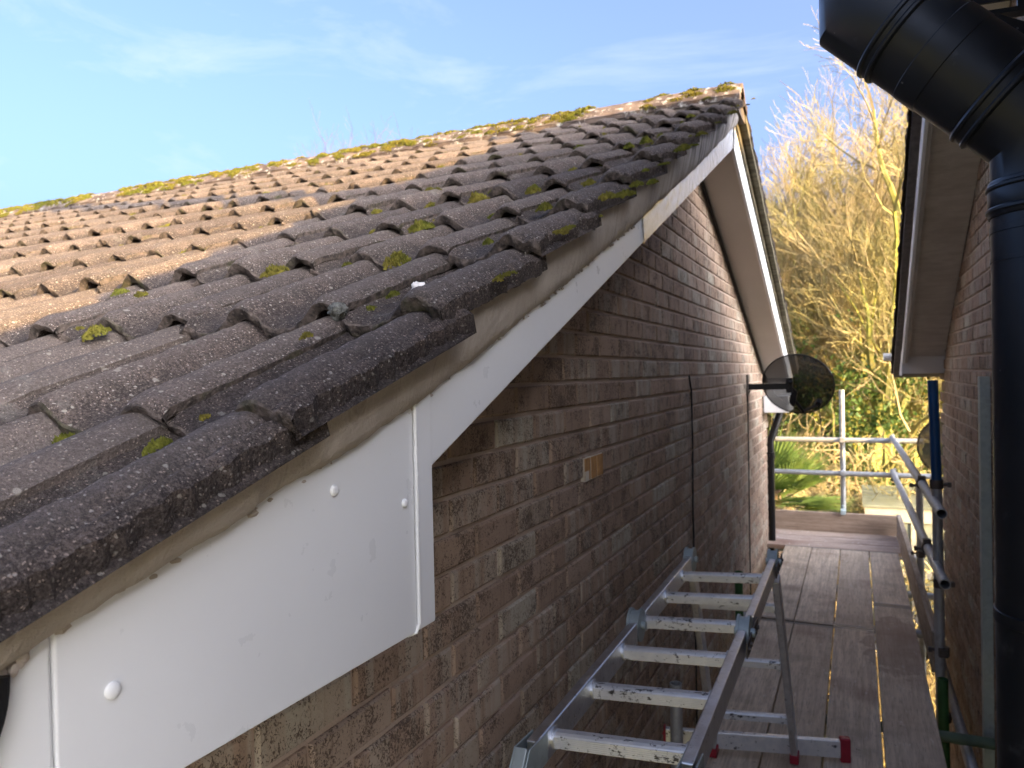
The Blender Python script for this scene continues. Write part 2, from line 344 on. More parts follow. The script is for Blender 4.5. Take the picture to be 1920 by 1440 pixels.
M_BRICK = mat_brick('rustic brick', False); M_BRICKJ = mat_brick('rustic brick field', True)
M_BMORT = mat_mortar('brick mortar', (0.45, 0.35, 0.275), (0.53, 0.425, 0.34), 0, 0.5, 90)
M_TILE = mat_tile(); M_NOSE = mat_edge_tile()
M_VERGE = mat_verge_mortar(); M_UPVC = mat_upvc(); M_UPVC2 = mat_upvc('white plastic trim', (0.86, 0.87, 0.86), 0.25)
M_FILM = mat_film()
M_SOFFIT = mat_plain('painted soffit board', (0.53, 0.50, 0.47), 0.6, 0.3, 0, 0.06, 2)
M_ALU = mat_alu(); M_RUNG = mat_rung(); M_GALV = mat_galv(); M_ZINC = mat_galv('zinc plated steel', (0.40, 0.46, 0.46))
M_STEELD = mat_plain('dark steel fitting', (0.10, 0.085, 0.075), 0.55, 0.5, 0.5, 0.3, 30)
M_BLUE = mat_plain('blue painted steel', (0.004, 0.060, 0.175), 0.42, 0.5, 0, 0.25, 8)
M_GREEN = mat_plain('green painted steel', (0.030, 0.100, 0.030), 0.5, 0.4, 0, 0.25, 12)
M_GREENP = mat_plain('pale green painted tube', (0.085, 0.125, 0.080), 0.5, 0.4, 0, 0.25, 9)
M_FLUE = mat_flue()
M_BLACKP = mat_plain('black plastic', (0.006, 0.006, 0.007), 0.3, 0.3)
M_RED = mat_plain('red plastic', (0.33, 0.018, 0.035), 0.45, 0.4, 0, 0.15, 30)
M_BOARD = mat_wood('weathered scaffold board', (0.66, 0.54, 0.40), (0.80, 0.68, 0.53), 'Y', True, (0.30, 0.20, 0.15), True)
M_BOARDX = mat_wood('reddish scaffold board', (0.52, 0.40, 0.32), (0.66, 0.53, 0.43), 'X', True, (0.25, 0.13, 0.09))
M_TOE = mat_wood('toe board', (0.38, 0.285, 0.215), (0.48, 0.375, 0.295), 'X', False)
M_TOEY = mat_wood('side toe board', (0.33, 0.26, 0.19), (0.46, 0.385, 0.30), 'Y', True)
M_CABLE = mat_plain('black cable', (0.02, 0.02, 0.02), 0.5)

# ------------------------------------------------------------------ ground
g = MB(); g.box((-400, -200, -4.2), (400, 600, -3.8))
kg = NT('garden ground', 0.95, 0.1); gp = kg.pos()
kg.col(kg.mix(kg.ramp(kg.noise(gp, 0.6, 6, 0.65), [(0.4, 0.0), (0.6, 1.0)]), (0.10, 0.11, 0.045), (0.19, 0.17, 0.095))); kg.bump(kg.noise(gp, 8, 5), 0.8, 0.05)
tag(g.build('ground', kg.m), kind='structure')
GZ = -3.8

# ================================================================== LEFT HOUSE
XW, XB, XT = -0.761, -0.545, -0.49           # wall face, bargeboard face, tile verge
YA, PN, PF = 3.96, 0.412, 0.370              # apex, near pitch, far pitch (tangents)
def bb(y): return 2.72 - (PN*(YA-y) if y < YA else PF*(y-YA))     # underside line of the bargeboards
house = thing('brick_house', 'brown brick gabled house under a mossy concrete tiled roof, left of the scaffold walkway', 'house', (-5, YA, GZ))
HP = lambda o: rel(o, house)

def brick_variants(n, L=0.215, Hh=0.065):
    out = []
    for i in range(n):
        rr = random.Random(100+i); b = MB(); hl, hh = L/2, Hh/2
        def ring(ix, d, j):
            P = []
            for (u, v) in ((-1,-1),(-0.33,-1),(0.33,-1),(1,-1),(1,0),(1,1),(0.33,1),(-0.33,1),(-1,1),(-1,0)):
                P.append((d + rr.uniform(-j, j)*0.4, u*(hl-ix)+rr.uniform(-j, j), v*(hh-ix)+rr.uniform(-j, j)))
            return P
        V = ring(0.0, -0.03, 0.0)+ring(0.0, -0.0045, 0.0014)+ring(0.0045, 0.0, 0.0012)
        F = []
        for k in range(2):
            for j in range(10): F.append((k*10+j, k*10+(j+1) % 10, (k+1)*10+(j+1) % 10, (k+1)*10+j))
        F += [(20, 21, 28, 29), (21, 22, 27, 28), (21, 22, 27, 28)][:1] + [(21, 22, 26, 27), (20, 21, 27, 28), (22, 23, 24, 26), (24, 25, 26), (20, 28, 29)]
        F = [f for f in F if f != (20, 21, 28, 29)]
        b.add(V, F); out.append(b)
    return out
BV = brick_variants(10); BVH = brick_variants(4, 0.1025)
BVM = [b.mesh('brick', M_BRICK) for b in BV]; BVHM = [b.mesh('brick', M_BRICK) for b in BVH]

def lay_bricks(wall, X, sgn, y0, y1, z0, z1, visible, limit, parent_loc):
    rr = random.Random(int(abs(X)*1000)); cand = []
    nrow = int((z1-z0)/0.075)+1
    for j in range(nrow):
        z = z0+j*0.075+0.0325; x_off = 0.1125 if j % 2 else 0.0
        y = y0 - x_off
        while y < y1:
            yc = y+0.1125
            cand.append((yc, z)); y += 0.225
    vis = []; rest = []
    for (yc, z) in cand:
        s = visible(yc, z)
        if s is None: continue
        if s > 0: vis.append((s, yc, z))
        else: rest.append((yc, z))
    vis.sort(reverse=True)
    singles, more = vis[:limit], [(a, b) for _, a, b in vis[limit:]]+rest
    for s, yc, z in singles:
        o = link('brick', rr.choice(BVM), wall, (X+rr.uniform(-0.0015, 0.0015)-parent_loc[0], yc-parent_loc[1], z-parent_loc[2]), (rr.uniform(-0.006, 0.006), 0, (0 if sgn > 0 else math.pi)+rr.uniform(-0.008, 0.008)))
    mb = MB(); tone = []
    for yc, z in more:
        b = rr.choice(BV); dx = rr.uniform(-0.0015, 0.0015); n0 = len(mb.f)
        mb.add([(X+dx+sgn*v[0]-parent_loc[0], yc+sgn*v[1]-parent_loc[1], z+v[2]-parent_loc[2]) for v in b.v], b.f); tone += [rr.random()]*(len(mb.f)-n0)
    me = mb.mesh('brick_field', M_BRICKJ)
    at = me.attributes.new('brick_tone', 'FLOAT', 'FACE'); at.data.foreach_set('value', tone)
    o = link('brick_field', me, wall); tag(o, kind='stuff')
    return len(singles), len(more)

def inframe(p, m=10):
    q = proj(p)
    return q and -m < q[0] < 1920+m and -m < q[1] < 1440+m

# gable wall: mortar sheet + bricks
gw = MB(); yb0, yb1 = 0.55, 7.35
gw.prism([(XW-0.008, yb0, GZ), (XW-0.008, yb1, GZ), (XW-0.008, yb1, bb(yb1)+0.06), (XW-0.008, YA, 2.80), (XW-0.008, yb0, bb(yb0)+0.06)], (-0.10, 0, 0))
wall = HP(gw.build('gable_wall', M_BMORT))
def vis_left(y, z):
    if z > bb(y)+0.03 or z < -0.35: return None
    p = (XW, y, z); q = proj(p)
    if not q: return 0 if z > -0.2 else None
    # where does the sight line cross the bargeboard plane
    t = XB/XW; yy = y*t; zz = CAM.z+(z-CAM.z)*t
    if zz > bb(yy)+0.02 or (yy < 0.91 and zz > 1.25): return 0 if y < 1.5 else (0 if inframe(p) else None)
    if not inframe(p, 40): return 0 if z > -0.35 else None
    depth = q[2]; ang = abs(XW)/math.hypot(XW, y)
    return ang/depth**2
lay_bricks(wall, XW, 1, yb0+0.02, yb1-0.02, -0.6, 2.75, vis_left, 300, (0, 0, 0))
# the odd patched brick in three orange pieces
pb = MB(); 
for i, w_ in enumerate((0.048, 0.05, 0.052)):
    y0 = 2.19+i*0.061; pb.box((XW-0.01, y0, 1.267), (XW+0.0055+0.0006*i, y0+w_, 1.334))
k_ = mat_plain('orange brick', (0.42, 0.235, 0.10), 0.85, 0.1, 0, 0.2, 30, 0.4)
o_ = pb.build('brick', k_, wall); o_['label'] = 'orange patch of three cut bricks'
pb = MB(); pb.box((XW-0.01, 2.19, 1.265), (XW+0.0068, 2.222, 1.295)); pb.box((XW-0.01, 2.186, 1.264), (XW+0.0032, 2.366, 1.336)); o_ = pb.build('filler', mat_plain('pale pointing mortar', (0.62, 0.55, 0.44), 0.9), wall)

# ---- roof: deck, tiles
roof = MB()
roof.prism([(XB-0.03, 0.30, bb(0.30)+0.165), (XB-0.03, YA, 2.72+0.165), (XB-0.03, 7.62, bb(7.62)+0.165), (XB-0.03, 7.62, bb(7.62)+0.10), (XB-0.03, YA, 2.82), (XB-0.03, 0.30, bb(0.30)+0.10)], (-12, 0, 0))
roof = HP(roof.build('roof', M_STEELD))
COVER, GAUGE, TL = 0.30, 0.306, 0.385
def wave(u): return 0.037*(0.5+0.5*math.cos(2*math.pi*(u-0.146)/0.150))**1.6
PROF = [(0.304*i/40, wave(0.304*i/40)) for i in range(41)] + [(.312, .0325), (.320, .0285), (.327, .0240), (.332, .0205)]
VPROF = [(0.172*i/22, wave(0.172*i/22)) for i in range(23)] + [(.180, .0265), (.192, .021)]
for pr_ in (PROF, VPROF):
    for i_ in range(len(pr_)):
        if pr_[i_][0] < 0.025: pr_[i_] = (pr_[i_][0], .003)
def interp(pr, u):
    for (a, za), (b, zb) in zip(pr, pr[1:]):
        if u <= b: 
            t = (u-a)/(b-a); return za+(zb-za)*t
    return pr[-1][1]
def tile_mesh(seed, pr, nu, nv, mirror=False, rough=1.0, verge=False, zoff=0.0):
    b = MB(); L = TL; U = pr[-1][0]; TH = 0.026; sv = Vector((seed*7.3, seed*3.1, seed*1.7)); V = []; F = []; nose = []
    def hn(x, y, s): return noise.noise(Vector((x*s, y*s, 0))+sv)
    def top(u, v):
        z = interp(pr, u) + zoff
        z += rough*(0.0022*hn(u, v, 22)+0.0016*hn(u, v, 60))
        x, y = u, v
        e = max(0, 1-v/0.022); y += rough*(0.006*hn(u, 3.1, 38)+0.003*hn(u, 9.1, 110))*e; z -= e*e*0.006
        if verge:
            f_ = max(0, 1-(U-u)/0.02); x += rough*(0.008*hn(1.3, v, 17)+0.006*hn(5.3, v, 55)+0.003*hn(8.3, v, 140))*f_; z -= f_*f_*0.006; z += rough*0.003*hn(3.3, v, 50)*f_
        return (x, y, z)
    vs_ = [L*(j/nv)**1.25 for j in range(nv+1)]
    for j in range(nv+1):
        for i in range(nu+1): V.append(top(U*i/nu, vs_[j]))
    W = nu+1
    for j in range(nv):
        for i in range(nu): F.append((j*W+i, j*W+i+1, (j+1)*W+i+1, (j+1)*W+i))
    # front nose: rows going down
    rows = [[j for j in range(W)]]
    for r_, (dz, dy) in enumerate(((0.007, -0.0030), (0.016, -0.0015), (TH+0.003, 0.004))):
        row = []
        for i in range(W):
            u = U*i/nu; x, y, z = V[i]; tk = 1.0 if verge else 1-0.38*min(1, max(0, (u-0.270)/0.03)); row.append(len(V)); V.append((x, y+dy+rough*0.0035*hn(u, r_*1.7+0.5, 90), z+(0.004-dz*0.9)*tk+rough*0.0025*hn(u, r_*2.1+4, 70)))
        for i in range(nu):
            nose.append(len(F)); F.append((rows[-1][i], row[i], row[i+1], rows[-1][i+1]))
        rows.append(row)
    back = []
    for i in range(W):
        x, y, z = V[nv*W+i]; back.append(len(V)); V.append((x, y, z-TH))
    for i in range(nu): F.append((rows[-1][i], back[i], back[i+1], rows[-1][i+1]))
    # right and left edges
    for side in (nu, 0):
        prev = rows[-1][side]
        col = [prev]
        for j in range(1, nv):
            x, y, z = V[j*W+side]; col.append(len(V)); V.append((x-(0.003 if side else 0)+rough*0.003*hn(7.7, y, 80), y, z-(TH if (verge or not side) else 0.0115)+rough*0.003*hn(2.2, y, 60)))
        col.append(back[side])
        for j in range(nv):
            f = (j*W+side, col[j], col[j+1], (j+1)*W+side); (None if verge else nose.append(len(F))); F.append(f if side == 0 else f[::-1])
    if mirror:
        V = [(-x, y, z) for x, y, z in V]; F = [f[::-1] for f in F]
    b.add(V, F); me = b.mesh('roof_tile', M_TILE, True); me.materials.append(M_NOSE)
    for i in nose: me.polygons[i].material_index = 1
    return me
TILES = [tile_mesh(i, PROF, 66, 44) for i in range(6)]
VTILES = [tile_mesh(20+i, VPROF, 64, 70, verge=True, rough=1.25) for i in range(5)]
VTILESM = [tile_mesh(30+i, VPROF, 24, 16, mirror=True, verge=True) for i in range(3)]
LOT = [tile_mesh(40+i, PROF, 22, 4) for i in range(2)]
LOTM = tile_mesh(44, PROF, 22, 4, mirror=True)

def zbase(y): return 1.522+0.415*(y-0.565)+0.025
fronts = [0.255] + [0.565+GAUGE*i for i in range(11)]
TANG = math.atan(0.318)
rr = random.Random(5); tile_spots = []; n_t = 0; low = MB()
GAP0 = XT-0.192
for c_i, yf in enumerate(fronts):
    zz = zbase(yf)+(0.010 if c_i == 0 else 0)
    for k in range(40):
        xl = GAP0 - COVER*k
        o = None
        q = proj((xl+0.15, yf, zz+0.03))
        seen = q and -60 < q[0] < 1990 and -60 < q[1] < 1500
        jit = (TANG+rr.uniform(-0.012, 0.012), rr.uniform(-0.008, 0.008), rr.uniform(-0.012, 0.012))
        loc = Vector((xl+rr.uniform(-0.004, 0.004), yf+rr.uniform(-0.007, 0.007), zz+rr.uniform(-0.001, 0.004)))
        if k == 0: loc.x = xl+rr.uniform(-0.008, 0.008)
        if k == 0 or (seen and n_t < 280):
            me = rr.choice(VTILES) if k == 0 else rr.choice(TILES)
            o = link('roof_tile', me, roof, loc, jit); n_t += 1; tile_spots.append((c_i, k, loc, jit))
        else:
            me = rr.choice(LOT); mt = Matrix.Translation(loc) @ Matrix.Rotation(TANG, 4, 'X')
            low.add([mt @ v.co for v in me.vertices], [tuple(p.vertices) for p in me.polygons])
# far slope: verge tiles singly, the rest (out of sight) as one mass
FANG = math.atan(PF-0.022/0.31)
for i in range(12):
    yf = 7.66-0.306*i; zz = bb(yf)+0.250
    o = link('roof_tile', VTILESM[i % 3], roof, (GAP0, yf, zz), (FANG, 0, math.pi)); n_t += 1
    for k in range(1, 34):
        mt = Matrix.Translation((GAP0-COVER*k, yf, zz)) @ Matrix.Rotation(math.pi, 4, 'Z') @ Matrix.Rotation(FANG, 4, 'X')
        low.add([mt @ v.co for v in LOTM.vertices], [tuple(p.vertices) for p in LOTM.polygons])
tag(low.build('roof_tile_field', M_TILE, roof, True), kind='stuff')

# ridge tiles bedded in mortar
def ridge_mesh(seed, L=0.46):
    b = MB(); n = 22; m = 14; V = []; F = []; sv = Vector((seed*5.1, 2.2, seed))
    for i in range(m+1):
        x = -L*i/m
        for k in range(n+1):
            a = -1+2*k/n; ya = a*0.135; za = -0.095*abs(a)**1.55 
            d = noise.noise(Vector((x*30, a*5, 0))+sv)*0.004
            e = 0.004 if i in (0, m) else 0
            V.append((x, ya, za+d-e))
    W = n+1
    for i in range(m):
        for k in range(n): F.append((i*W+k, i*W+k+1, (i+1)*W+k+1, (i+1)*W+k))
    o = len(V)
    for i in (0, m):
        for k in range(n+1):
            x, y, z = V[i*W+k]; V.append((x, y*0.86, z-0.022))
    for e, i in ((0, 0), (1, m)):
        for k in range(n):
            f = (i*W+k, i*W+k+1, o+e*W+k+1, o+e*W+k); F.append(f[::-1] if e == 0 else f)
    # long edges
    for k in (0, n):
        x0, y0, z0 = V[k]; x1, y1, z1 = V[m*W+k]
        p = len(V); V += [(x0, y0*0.96, z0-0.02), (x1, y1*0.96, z1-0.02)]; F.append((k, p, p+1, m*W+k))
    b.add(V, F); return b.mesh('ridge_tile', M_RIDGE, True)
M_RIDGE = (lambda k: (k.col(k.mix(k.ramp(k.noise(k.pos(), 26, 5, 0.7), [(0.54, 0.0), (0.66, 1.0)]), k.mix(k.ramp(k.noise(k.pos(), 9, 5), [(0.4, 0), (0.6, 1)]), (0.085, 0.065, 0.058), (0.17, 0.13, 0.105)), (0.50, 0.48, 0.43))), k.bump(k.noise(k.pos(), 180, 4, 0.7), 0.9, 0.005), k.m)[-1])(NT('ridge concrete', 0.95, 0.1))
RM = [ridge_mesh(i) for i in range(4)]
for i in range(24):
    link('ridge_tile', RM[i % 4], roof, (XT-0.005-0.463*i, YA+rr.uniform(-0.004, 0.004), 3.035+rr.uniform(-0.004, 0.004)), (0, rr.uniform(-0.006, 0.006), rr.uniform(-0.006, 0.006)))
rb = MB()
for s_ in (-1, 1):
    pts = [(XT-0.03, YA+s_*0.02, 3.0), (XT-0.03, YA+s_*0.118, 2.945), (XT-0.03, YA+s_*0.122, 2.90), (XT-0.03, YA+s_*0.02, 2.90)]
    rb.prism(pts, (-11, 0, 0))
rb.prism([(XT-0.012, YA-0.112, 2.955), (XT-0.012, YA, 3.005), (XT-0.012, YA+0.112, 2.955), (XT-0.012, YA+0.15, 2.86), (XT-0.012, YA-0.15, 2.86)], (-0.03, 0, 0))
M_BED = mat_mortar('ridge bedding mortar', (0.10, 0.082, 0.068), (0.16, 0.13, 0.105), 0, 0.6, 40)
rb.build('ridge_bedding', M_BED, roof)

# verge mortar
def lowrel(y):
    pts = [(0.30, .180), (0.40, .169), (0.52, .150), (0.70, .127), (0.87, .106), (1.3, .091), (1.98, .076), (2.88, .073), (3.96, .10)]
    for (a, p), (b, q) in zip(pts, pts[1:]):
        if y <= b: return p+(q-p)*max(0, (y-a)/(b-a))
    return 0.10
vm = MB(); V = []; F = []; NY = 420; NZ = 8
for i in range(NY+1):
    y = 0.285+(YA-0.285)*i/NY
    zl = bb(y)+lowrel(y)+0.006*noise.noise(Vector((y*9, 0, 1)))+0.0035*noise.noise(Vector((y*45, 4, 0)))
    # underside of the verge tile at this place
    yf = max([f for f in fronts if f <= y+0.002] or [fronts[0]]); zt = zbase(yf)+math.tan(TANG)*(y-yf)+0.001
    if yf == fronts[0]: zt += 0.003
    for j in range(NZ+1):
        t = j/NZ; z = zl+(zt-zl)*t
        x = XB+0.004+0.036*t**0.5 + 0.0035*noise.noise(Vector((y*11, z*14, 2)))+0.0012*noise.noise(Vector((y*40, z*60, 5)))
        if j == 0: x = XB+0.002
        V.append((x, y, z))
for i in range(NY):
    for j in range(NZ): F.append((i*(NZ+1)+j, (i+1)*(NZ+1)+j, (i+1)*(NZ+1)+j+1, i*(NZ+1)+j+1))
vm.add(V, F); HP(vm.build('verge_mortar', M_VERGE, None, True))
# rough broken end and smears of mortar
def blob(b, c, r, sq, sd, n=7, m=5):
    V = [Vector(c)+Vector((0, 0, r*sq[2]))]; 
    for i in range(1, m):
        for k in range(n):
            th, ph = math.pi*i/m, 2*math.pi*k/n; d = Vector((math.sin(th)*math.cos(ph), math.sin(th)*math.sin(ph), math.cos(th)))
            f = r*(1+0.45*noise.noise(d*1.8+Vector((sd, 0, 0)))); V.append(Vector(c)+Vector((d.x*sq[0], d.y*sq[1], d.z*sq[2]))*f)
    V.append(Vector(c)-Vector((0, 0, r*sq[2]))); F = [(0, 1+k, 1+(k+1) % n) for k in range(n)]
    for i in range(m-2): F += [(1+i*n+k, 1+(i+1)*n+k, 1+(i+1)*n+(k+1) % n, 1+i*n+(k+1) % n) for k in range(n)]
    F += [(len(V)-1, 1+(m-2)*n+(k+1) % n, 1+(m-2)*n+k) for k in range(n)]
    b.add(V, F)
vb = MB()
for i in range(70):
    y = 0.285+0.060*rr.random()**1.5; z = bb(y)+0.180-rr.random()**1.3*0.022*(1-(y-0.285)/0.08); blob(vb, (XB+0.004+rr.uniform(0, 0.006), y, z), rr.uniform(0.002, 0.0052), (0.7, 1, 1.5), i*3.1)
for i in range(150):
    y = rr.uniform(0.35, 3.6); z = bb(y)+lowrel(y)+rr.uniform(-0.005, 0.003); blob(vb, (XB+0.002, y, z), rr.uniform(0.0015, 0.0045), (0.8, 2.0, 0.9), i*1.7, 6, 4)
o_ = vb.build('mortar_crumbs', M_VERGE, None, True); HP(o_); tag(o_, kind='stuff')
# far verge mortar / undercloak, stained green and brown
M_VFAR = mat_mortar('mossy undercloak mortar', (0.115, 0.100, 0.060), (0.185, 0.160, 0.110), 0.7, 0.6, 30, (0.055, 0.045, 0.030))
fv = MB(); fv.prism([(XB+0.012, YA, 2.72+0.135), (XB+0.012, YA, 2.965), (XB+0.012, 7.55, bb(7.55)+0.25), (XB+0.012, 7.55, bb(7.55)+0.16)], (-0.05, 0, 0))
fv.prism([(XT-0.004, YA+0.1, bb(YA+0.1)+0.178), (XT-0.004, YA+0.1, bb(YA+0.1)+0.243), (XT-0.004, 7.6, bb(7.6)+0.243), (XT-0.004, 7.6, bb(7.6)+0.178)], (-0.10, 0, 0))
o_ = HP(fv.build('verge_mortar', M_VFAR)); o_['label'] = 'greenish weathered mortar of the far verge'

# bargeboards
bo = MB(); bo.prism([(XB, 0.90, bb(0.90)), (XB, YA-0.001, 2.72), (XB, YA-0.001, 2.90), (XB, 0.90, bb(0.90)+0.17)], (-0.018, 0, 0))
HP(bo.build('bargeboard', M_UPVC, None, False, 0.004, 3))
bo = MB(); bo.prism([(XB, YA+0.001, 2.72), (XB, 7.30, bb(7.30)), (XB, 7.30, bb(7.30)+0.18), (XB, YA+0.001, 2.89)], (-0.018, 0, 0))
HP(bo.build('bargeboard', M_UPVC, None, False, 0.003, 2))
bo = MB(); bo.box((XB-0.001, YA-0.045, 2.71), (XB+0.004, YA+0.006, 2.838)); bo.prism([(XB+0.004, YA-0.05, 2.702), (XB+0.004, YA+0.006, 2.722), (XB+0.004, YA+0.006, 2.845), (XB+0.004, YA-0.05, 2.828)], (-0.003, 0, 0))
HP(bo.build('apex_joint_trim', M_UPVC2))
# soffits
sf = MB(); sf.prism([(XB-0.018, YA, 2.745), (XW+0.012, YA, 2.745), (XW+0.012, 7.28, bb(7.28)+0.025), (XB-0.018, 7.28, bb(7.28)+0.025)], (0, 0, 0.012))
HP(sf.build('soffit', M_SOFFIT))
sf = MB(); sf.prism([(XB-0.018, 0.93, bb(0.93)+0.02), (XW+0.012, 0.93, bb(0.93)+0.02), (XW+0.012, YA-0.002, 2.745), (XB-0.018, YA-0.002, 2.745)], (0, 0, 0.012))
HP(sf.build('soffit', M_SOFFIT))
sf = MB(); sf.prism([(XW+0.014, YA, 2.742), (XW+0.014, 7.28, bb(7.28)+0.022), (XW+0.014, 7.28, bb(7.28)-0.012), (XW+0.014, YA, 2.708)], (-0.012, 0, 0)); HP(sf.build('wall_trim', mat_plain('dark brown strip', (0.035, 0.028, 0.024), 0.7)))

# crinkled protective film still stuck to the upper board
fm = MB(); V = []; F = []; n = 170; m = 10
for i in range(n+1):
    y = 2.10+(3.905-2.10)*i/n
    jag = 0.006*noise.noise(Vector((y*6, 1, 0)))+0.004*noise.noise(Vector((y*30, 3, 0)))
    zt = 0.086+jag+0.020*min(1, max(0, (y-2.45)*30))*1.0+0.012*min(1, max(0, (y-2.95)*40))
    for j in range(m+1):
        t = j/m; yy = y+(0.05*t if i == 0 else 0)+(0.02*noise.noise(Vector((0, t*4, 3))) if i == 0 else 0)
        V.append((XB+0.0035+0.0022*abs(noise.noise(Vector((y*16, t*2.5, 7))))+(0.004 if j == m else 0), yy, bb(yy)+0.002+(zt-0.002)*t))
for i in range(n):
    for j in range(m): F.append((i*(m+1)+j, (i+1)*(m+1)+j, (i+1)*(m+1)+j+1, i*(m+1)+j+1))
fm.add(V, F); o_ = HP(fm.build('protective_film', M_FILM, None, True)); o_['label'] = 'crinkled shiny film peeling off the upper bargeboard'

# boxed eaves end near the camera
eb = MB()
ztop = lambda y: bb(y)+0.176
eb.prism([(XB+0.003, 0.366, 1.256), (XB+0.003, 0.868, 1.252), (XB+0.003, 0.868, ztop(0.868)), (XB+0.003, 0.366, ztop(0.366))], (XW-XB-0.004, 0, 0))
EB = HP(eb.build('eaves_box', M_UPVC, None, False, 0.0018, 2)); EB['label'] = 'large white boxed eaves panel at the near corner'
eb = MB(); eb.prism([(XB+0.0018, 0.16, 1.254), (XB+0.0018, 0.3650, 1.256), (XB+0.0018, 0.3650, ztop(0.365)), (XB+0.0018, 0.16, ztop(0.16)-0.03)], (XW-XB-0.002, 0, 0))
HP(eb.build('eaves_box', M_UPVC, None, False, 0.004, 2))
eb = MB(); eb.box((XB-0.004, 0.8705, 1.2535), (XB+0.0055, 0.914, 1.60)); HP(eb.build('cover_trim', M_UPVC, None, False, 0.003, 3))
eb = MB(); eb.tube([(XB+0.006, 0.8695, 1.575), (XB+0.006, 0.8695, 1.264), (XB+0.003, 0.866, 1.2525), (XB-0.006, 0.858, 1.2495)], 0.0028, 8); HP(eb.build('trim_bead', M_UPVC2, None, True))
for (y, z, r_) in ((0.697, 1.468, 0.0062), (0.843, 1.430, 0.0055), (0.412, 1.351, 0.0068)):
    b = MB(); prof = [(r_*1.02, 0), (r_, 0.0022), (r_*0.8, 0.0036), (r_*0.3, 0.0042), (0.0001, 0.0043)]; V = []; F = []; n = 20
    for (q, h) in prof:
        for i in range(n): a = 2*math.pi*i/n; V.append((XB+0.003+h, y+q*math.cos(a), z+q*math.sin(a)))
    for j in range(len(prof)-1):
        for i in range(n): F.append((j*n+i, j*n+(i+1) % n, (j+1)*n+(i+1) % n, (j+1)*n+i))
    b.add(V, F); HP(b.build('screw_cap', M_UPVC2, None, True))
# far eaves box and end fascia
eb = MB(); eb.prism([(XB+0.002, 7.30, bb(7.30)+0.16), (XB+0.002, 7.62, bb(7.62)+0.15), (XB+0.002, 7.62, 1.215), (XB+0.002, 7.04, 1.215), (XB+0.002, 7.04, 1.36), (XB+0.002, 7.30, 1.36)], (XW-XB+0.01, 0, 0))
o_ = HP(eb.build('eaves_box', M_UPVC, None, False, 0.003, 2)); o_['label'] = 'white eaves box at the far corner, below the dish'
# gutter at the near eaves
gt = MB(); V = []; F = []; n = 16; GY, GZ_, GR = 0.262, 1.398, 0.056
def gut(y0, z0, r, x0, x1, th=0.0025):
    b = MB(); V = []; F = []; n = 18
    for x in (x0, x1):
        for rr_ in (r, r-th):
            for i in range(n+1): a = math.pi*i/n; V.append((x, y0+rr_*math.cos(a), z0-rr_*math.sin(a)))
    W = n+1
    for i in range(n): F += [(i, i+1, 2*W+i+1, 2*W+i), (W+i+1, W+i, 3*W+i, 3*W+i+1), (i, W+i, W+i+1, i+1), (2*W+i+1, 3*W+i+1, 3*W+i, 2*W+i)]
    b.add(V, F); return b
GUT = HP(gut(GY, GZ_, GR, -0.535, -6.5).build('gutter', M_BLACKP, None, True))
se = MB(); pts = [(-0.530, GY+(GR+0.003)*math.cos(math.pi*i/24), GZ_-(GR+0.003)*math.sin(math.pi*i/24)*1.3) for i in range(25)]
se.prism(pts, (-0.006, 0, 0)); se.tube([(-0.528, p[1], p[2]) for p in pts], 0.0035, 8)
for i in range(7): 
    a = math.pi*(0.1+0.12*i); se.obox((-0.529, GY+GR*0.78*math.cos(a), GZ_-GR*0.95*math.sin(a)), (0.002, 0, 0), (0, 0.0016, 0), (0, 0, 0.003))
o_ = se.build('stop_end', M_BLACKP, None, True); rel(o_, house); o_.parent = GUT; o_.matrix_parent_inverse = Matrix.Identity(4)
# downpipe at the far corner
dp = MB(); dp.tube([(-0.66, 7.52, 1.24), (-0.66, 7.52, 1.17), (-0.735, 7.41, 0.93), (-0.735, 7.41, 0.80), (-0.735, 7.41, GZ)], 0.034, 14)
DP = HP(dp.build('downpipe', M_BLACKP, None, True)); DP['label'] = 'black rainwater downpipe with a swan neck at the far wall corner'
for z in (0.80, -0.05): 
    b = MB(); b.tube([(-0.735, 7.41, z-0.03), (-0.735, 7.41, z+0.03)], 0.041, 14); b.box((-0.765, 7.36, z-0.012), (-0.735, 7.39, z+0.012)); o_ = b.build('pipe_collar', M_BLACKP, None, True); o_.parent = DP; o_.matrix_parent_inverse = Matrix.Identity(4)

# ================================================================== RIGHT HOUSE
XR, XBR, XTR = 0.541, 0.29, 0.235
YR, PRN, PRF = 2.95, 0.43, 0.515
def bbr(y): return 3.118 - (PRN*(YR-y) if y < YR else PRF*(y-YR))
house2 = thing('brick_house', 'brown brick gabled house on the right with pale soffit, close behind the black flue', 'house', (5, YR, GZ))
H2 = lambda o: rel(o, house2)
gw = MB(); a0, a1 = -0.4, 5.94
gw.prism([(XR+0.008, a0, GZ), (XR+0.008, a0, bbr(a0)+0.06), (XR+0.008, YR, 3.2), (XR+0.008, a1, bbr(a1)+0.06), (XR+0.008, a1, GZ)], (0.10, 0, 0))
wall2 = H2(gw.build('gable_wall', M_BMORT))
def vis_right(y, z):
    if z > bbr(y)+0.03 or z < -1.2 or y < 1.0: return None
    p = (XR, y, z); q = proj(p)
    if not q or not inframe(p, 20) or q[0] > 1875 or q[1] < 150: return 0
    if q[0] > 1600 and q[1] < 0: return 0
    return (XR/math.hypot(XR, y))/q[2]**2
lay_bricks(wall2, XR, -1, a0+0.02, a1-0.02, -1.2, 3.1, vis_right, 300, (0, 0, 0))
bw = MB(); bw.box((XR+0.12, a0, GZ), (9.4, a0+0.2, 2.0)); bw.box((XR+0.12, a1-0.2, GZ), (9.4, a1, 1.9)); bw.box((9.4, a0, GZ), (9.6, a1, 1.9))
H2(bw.build('wall', M_BMORT))
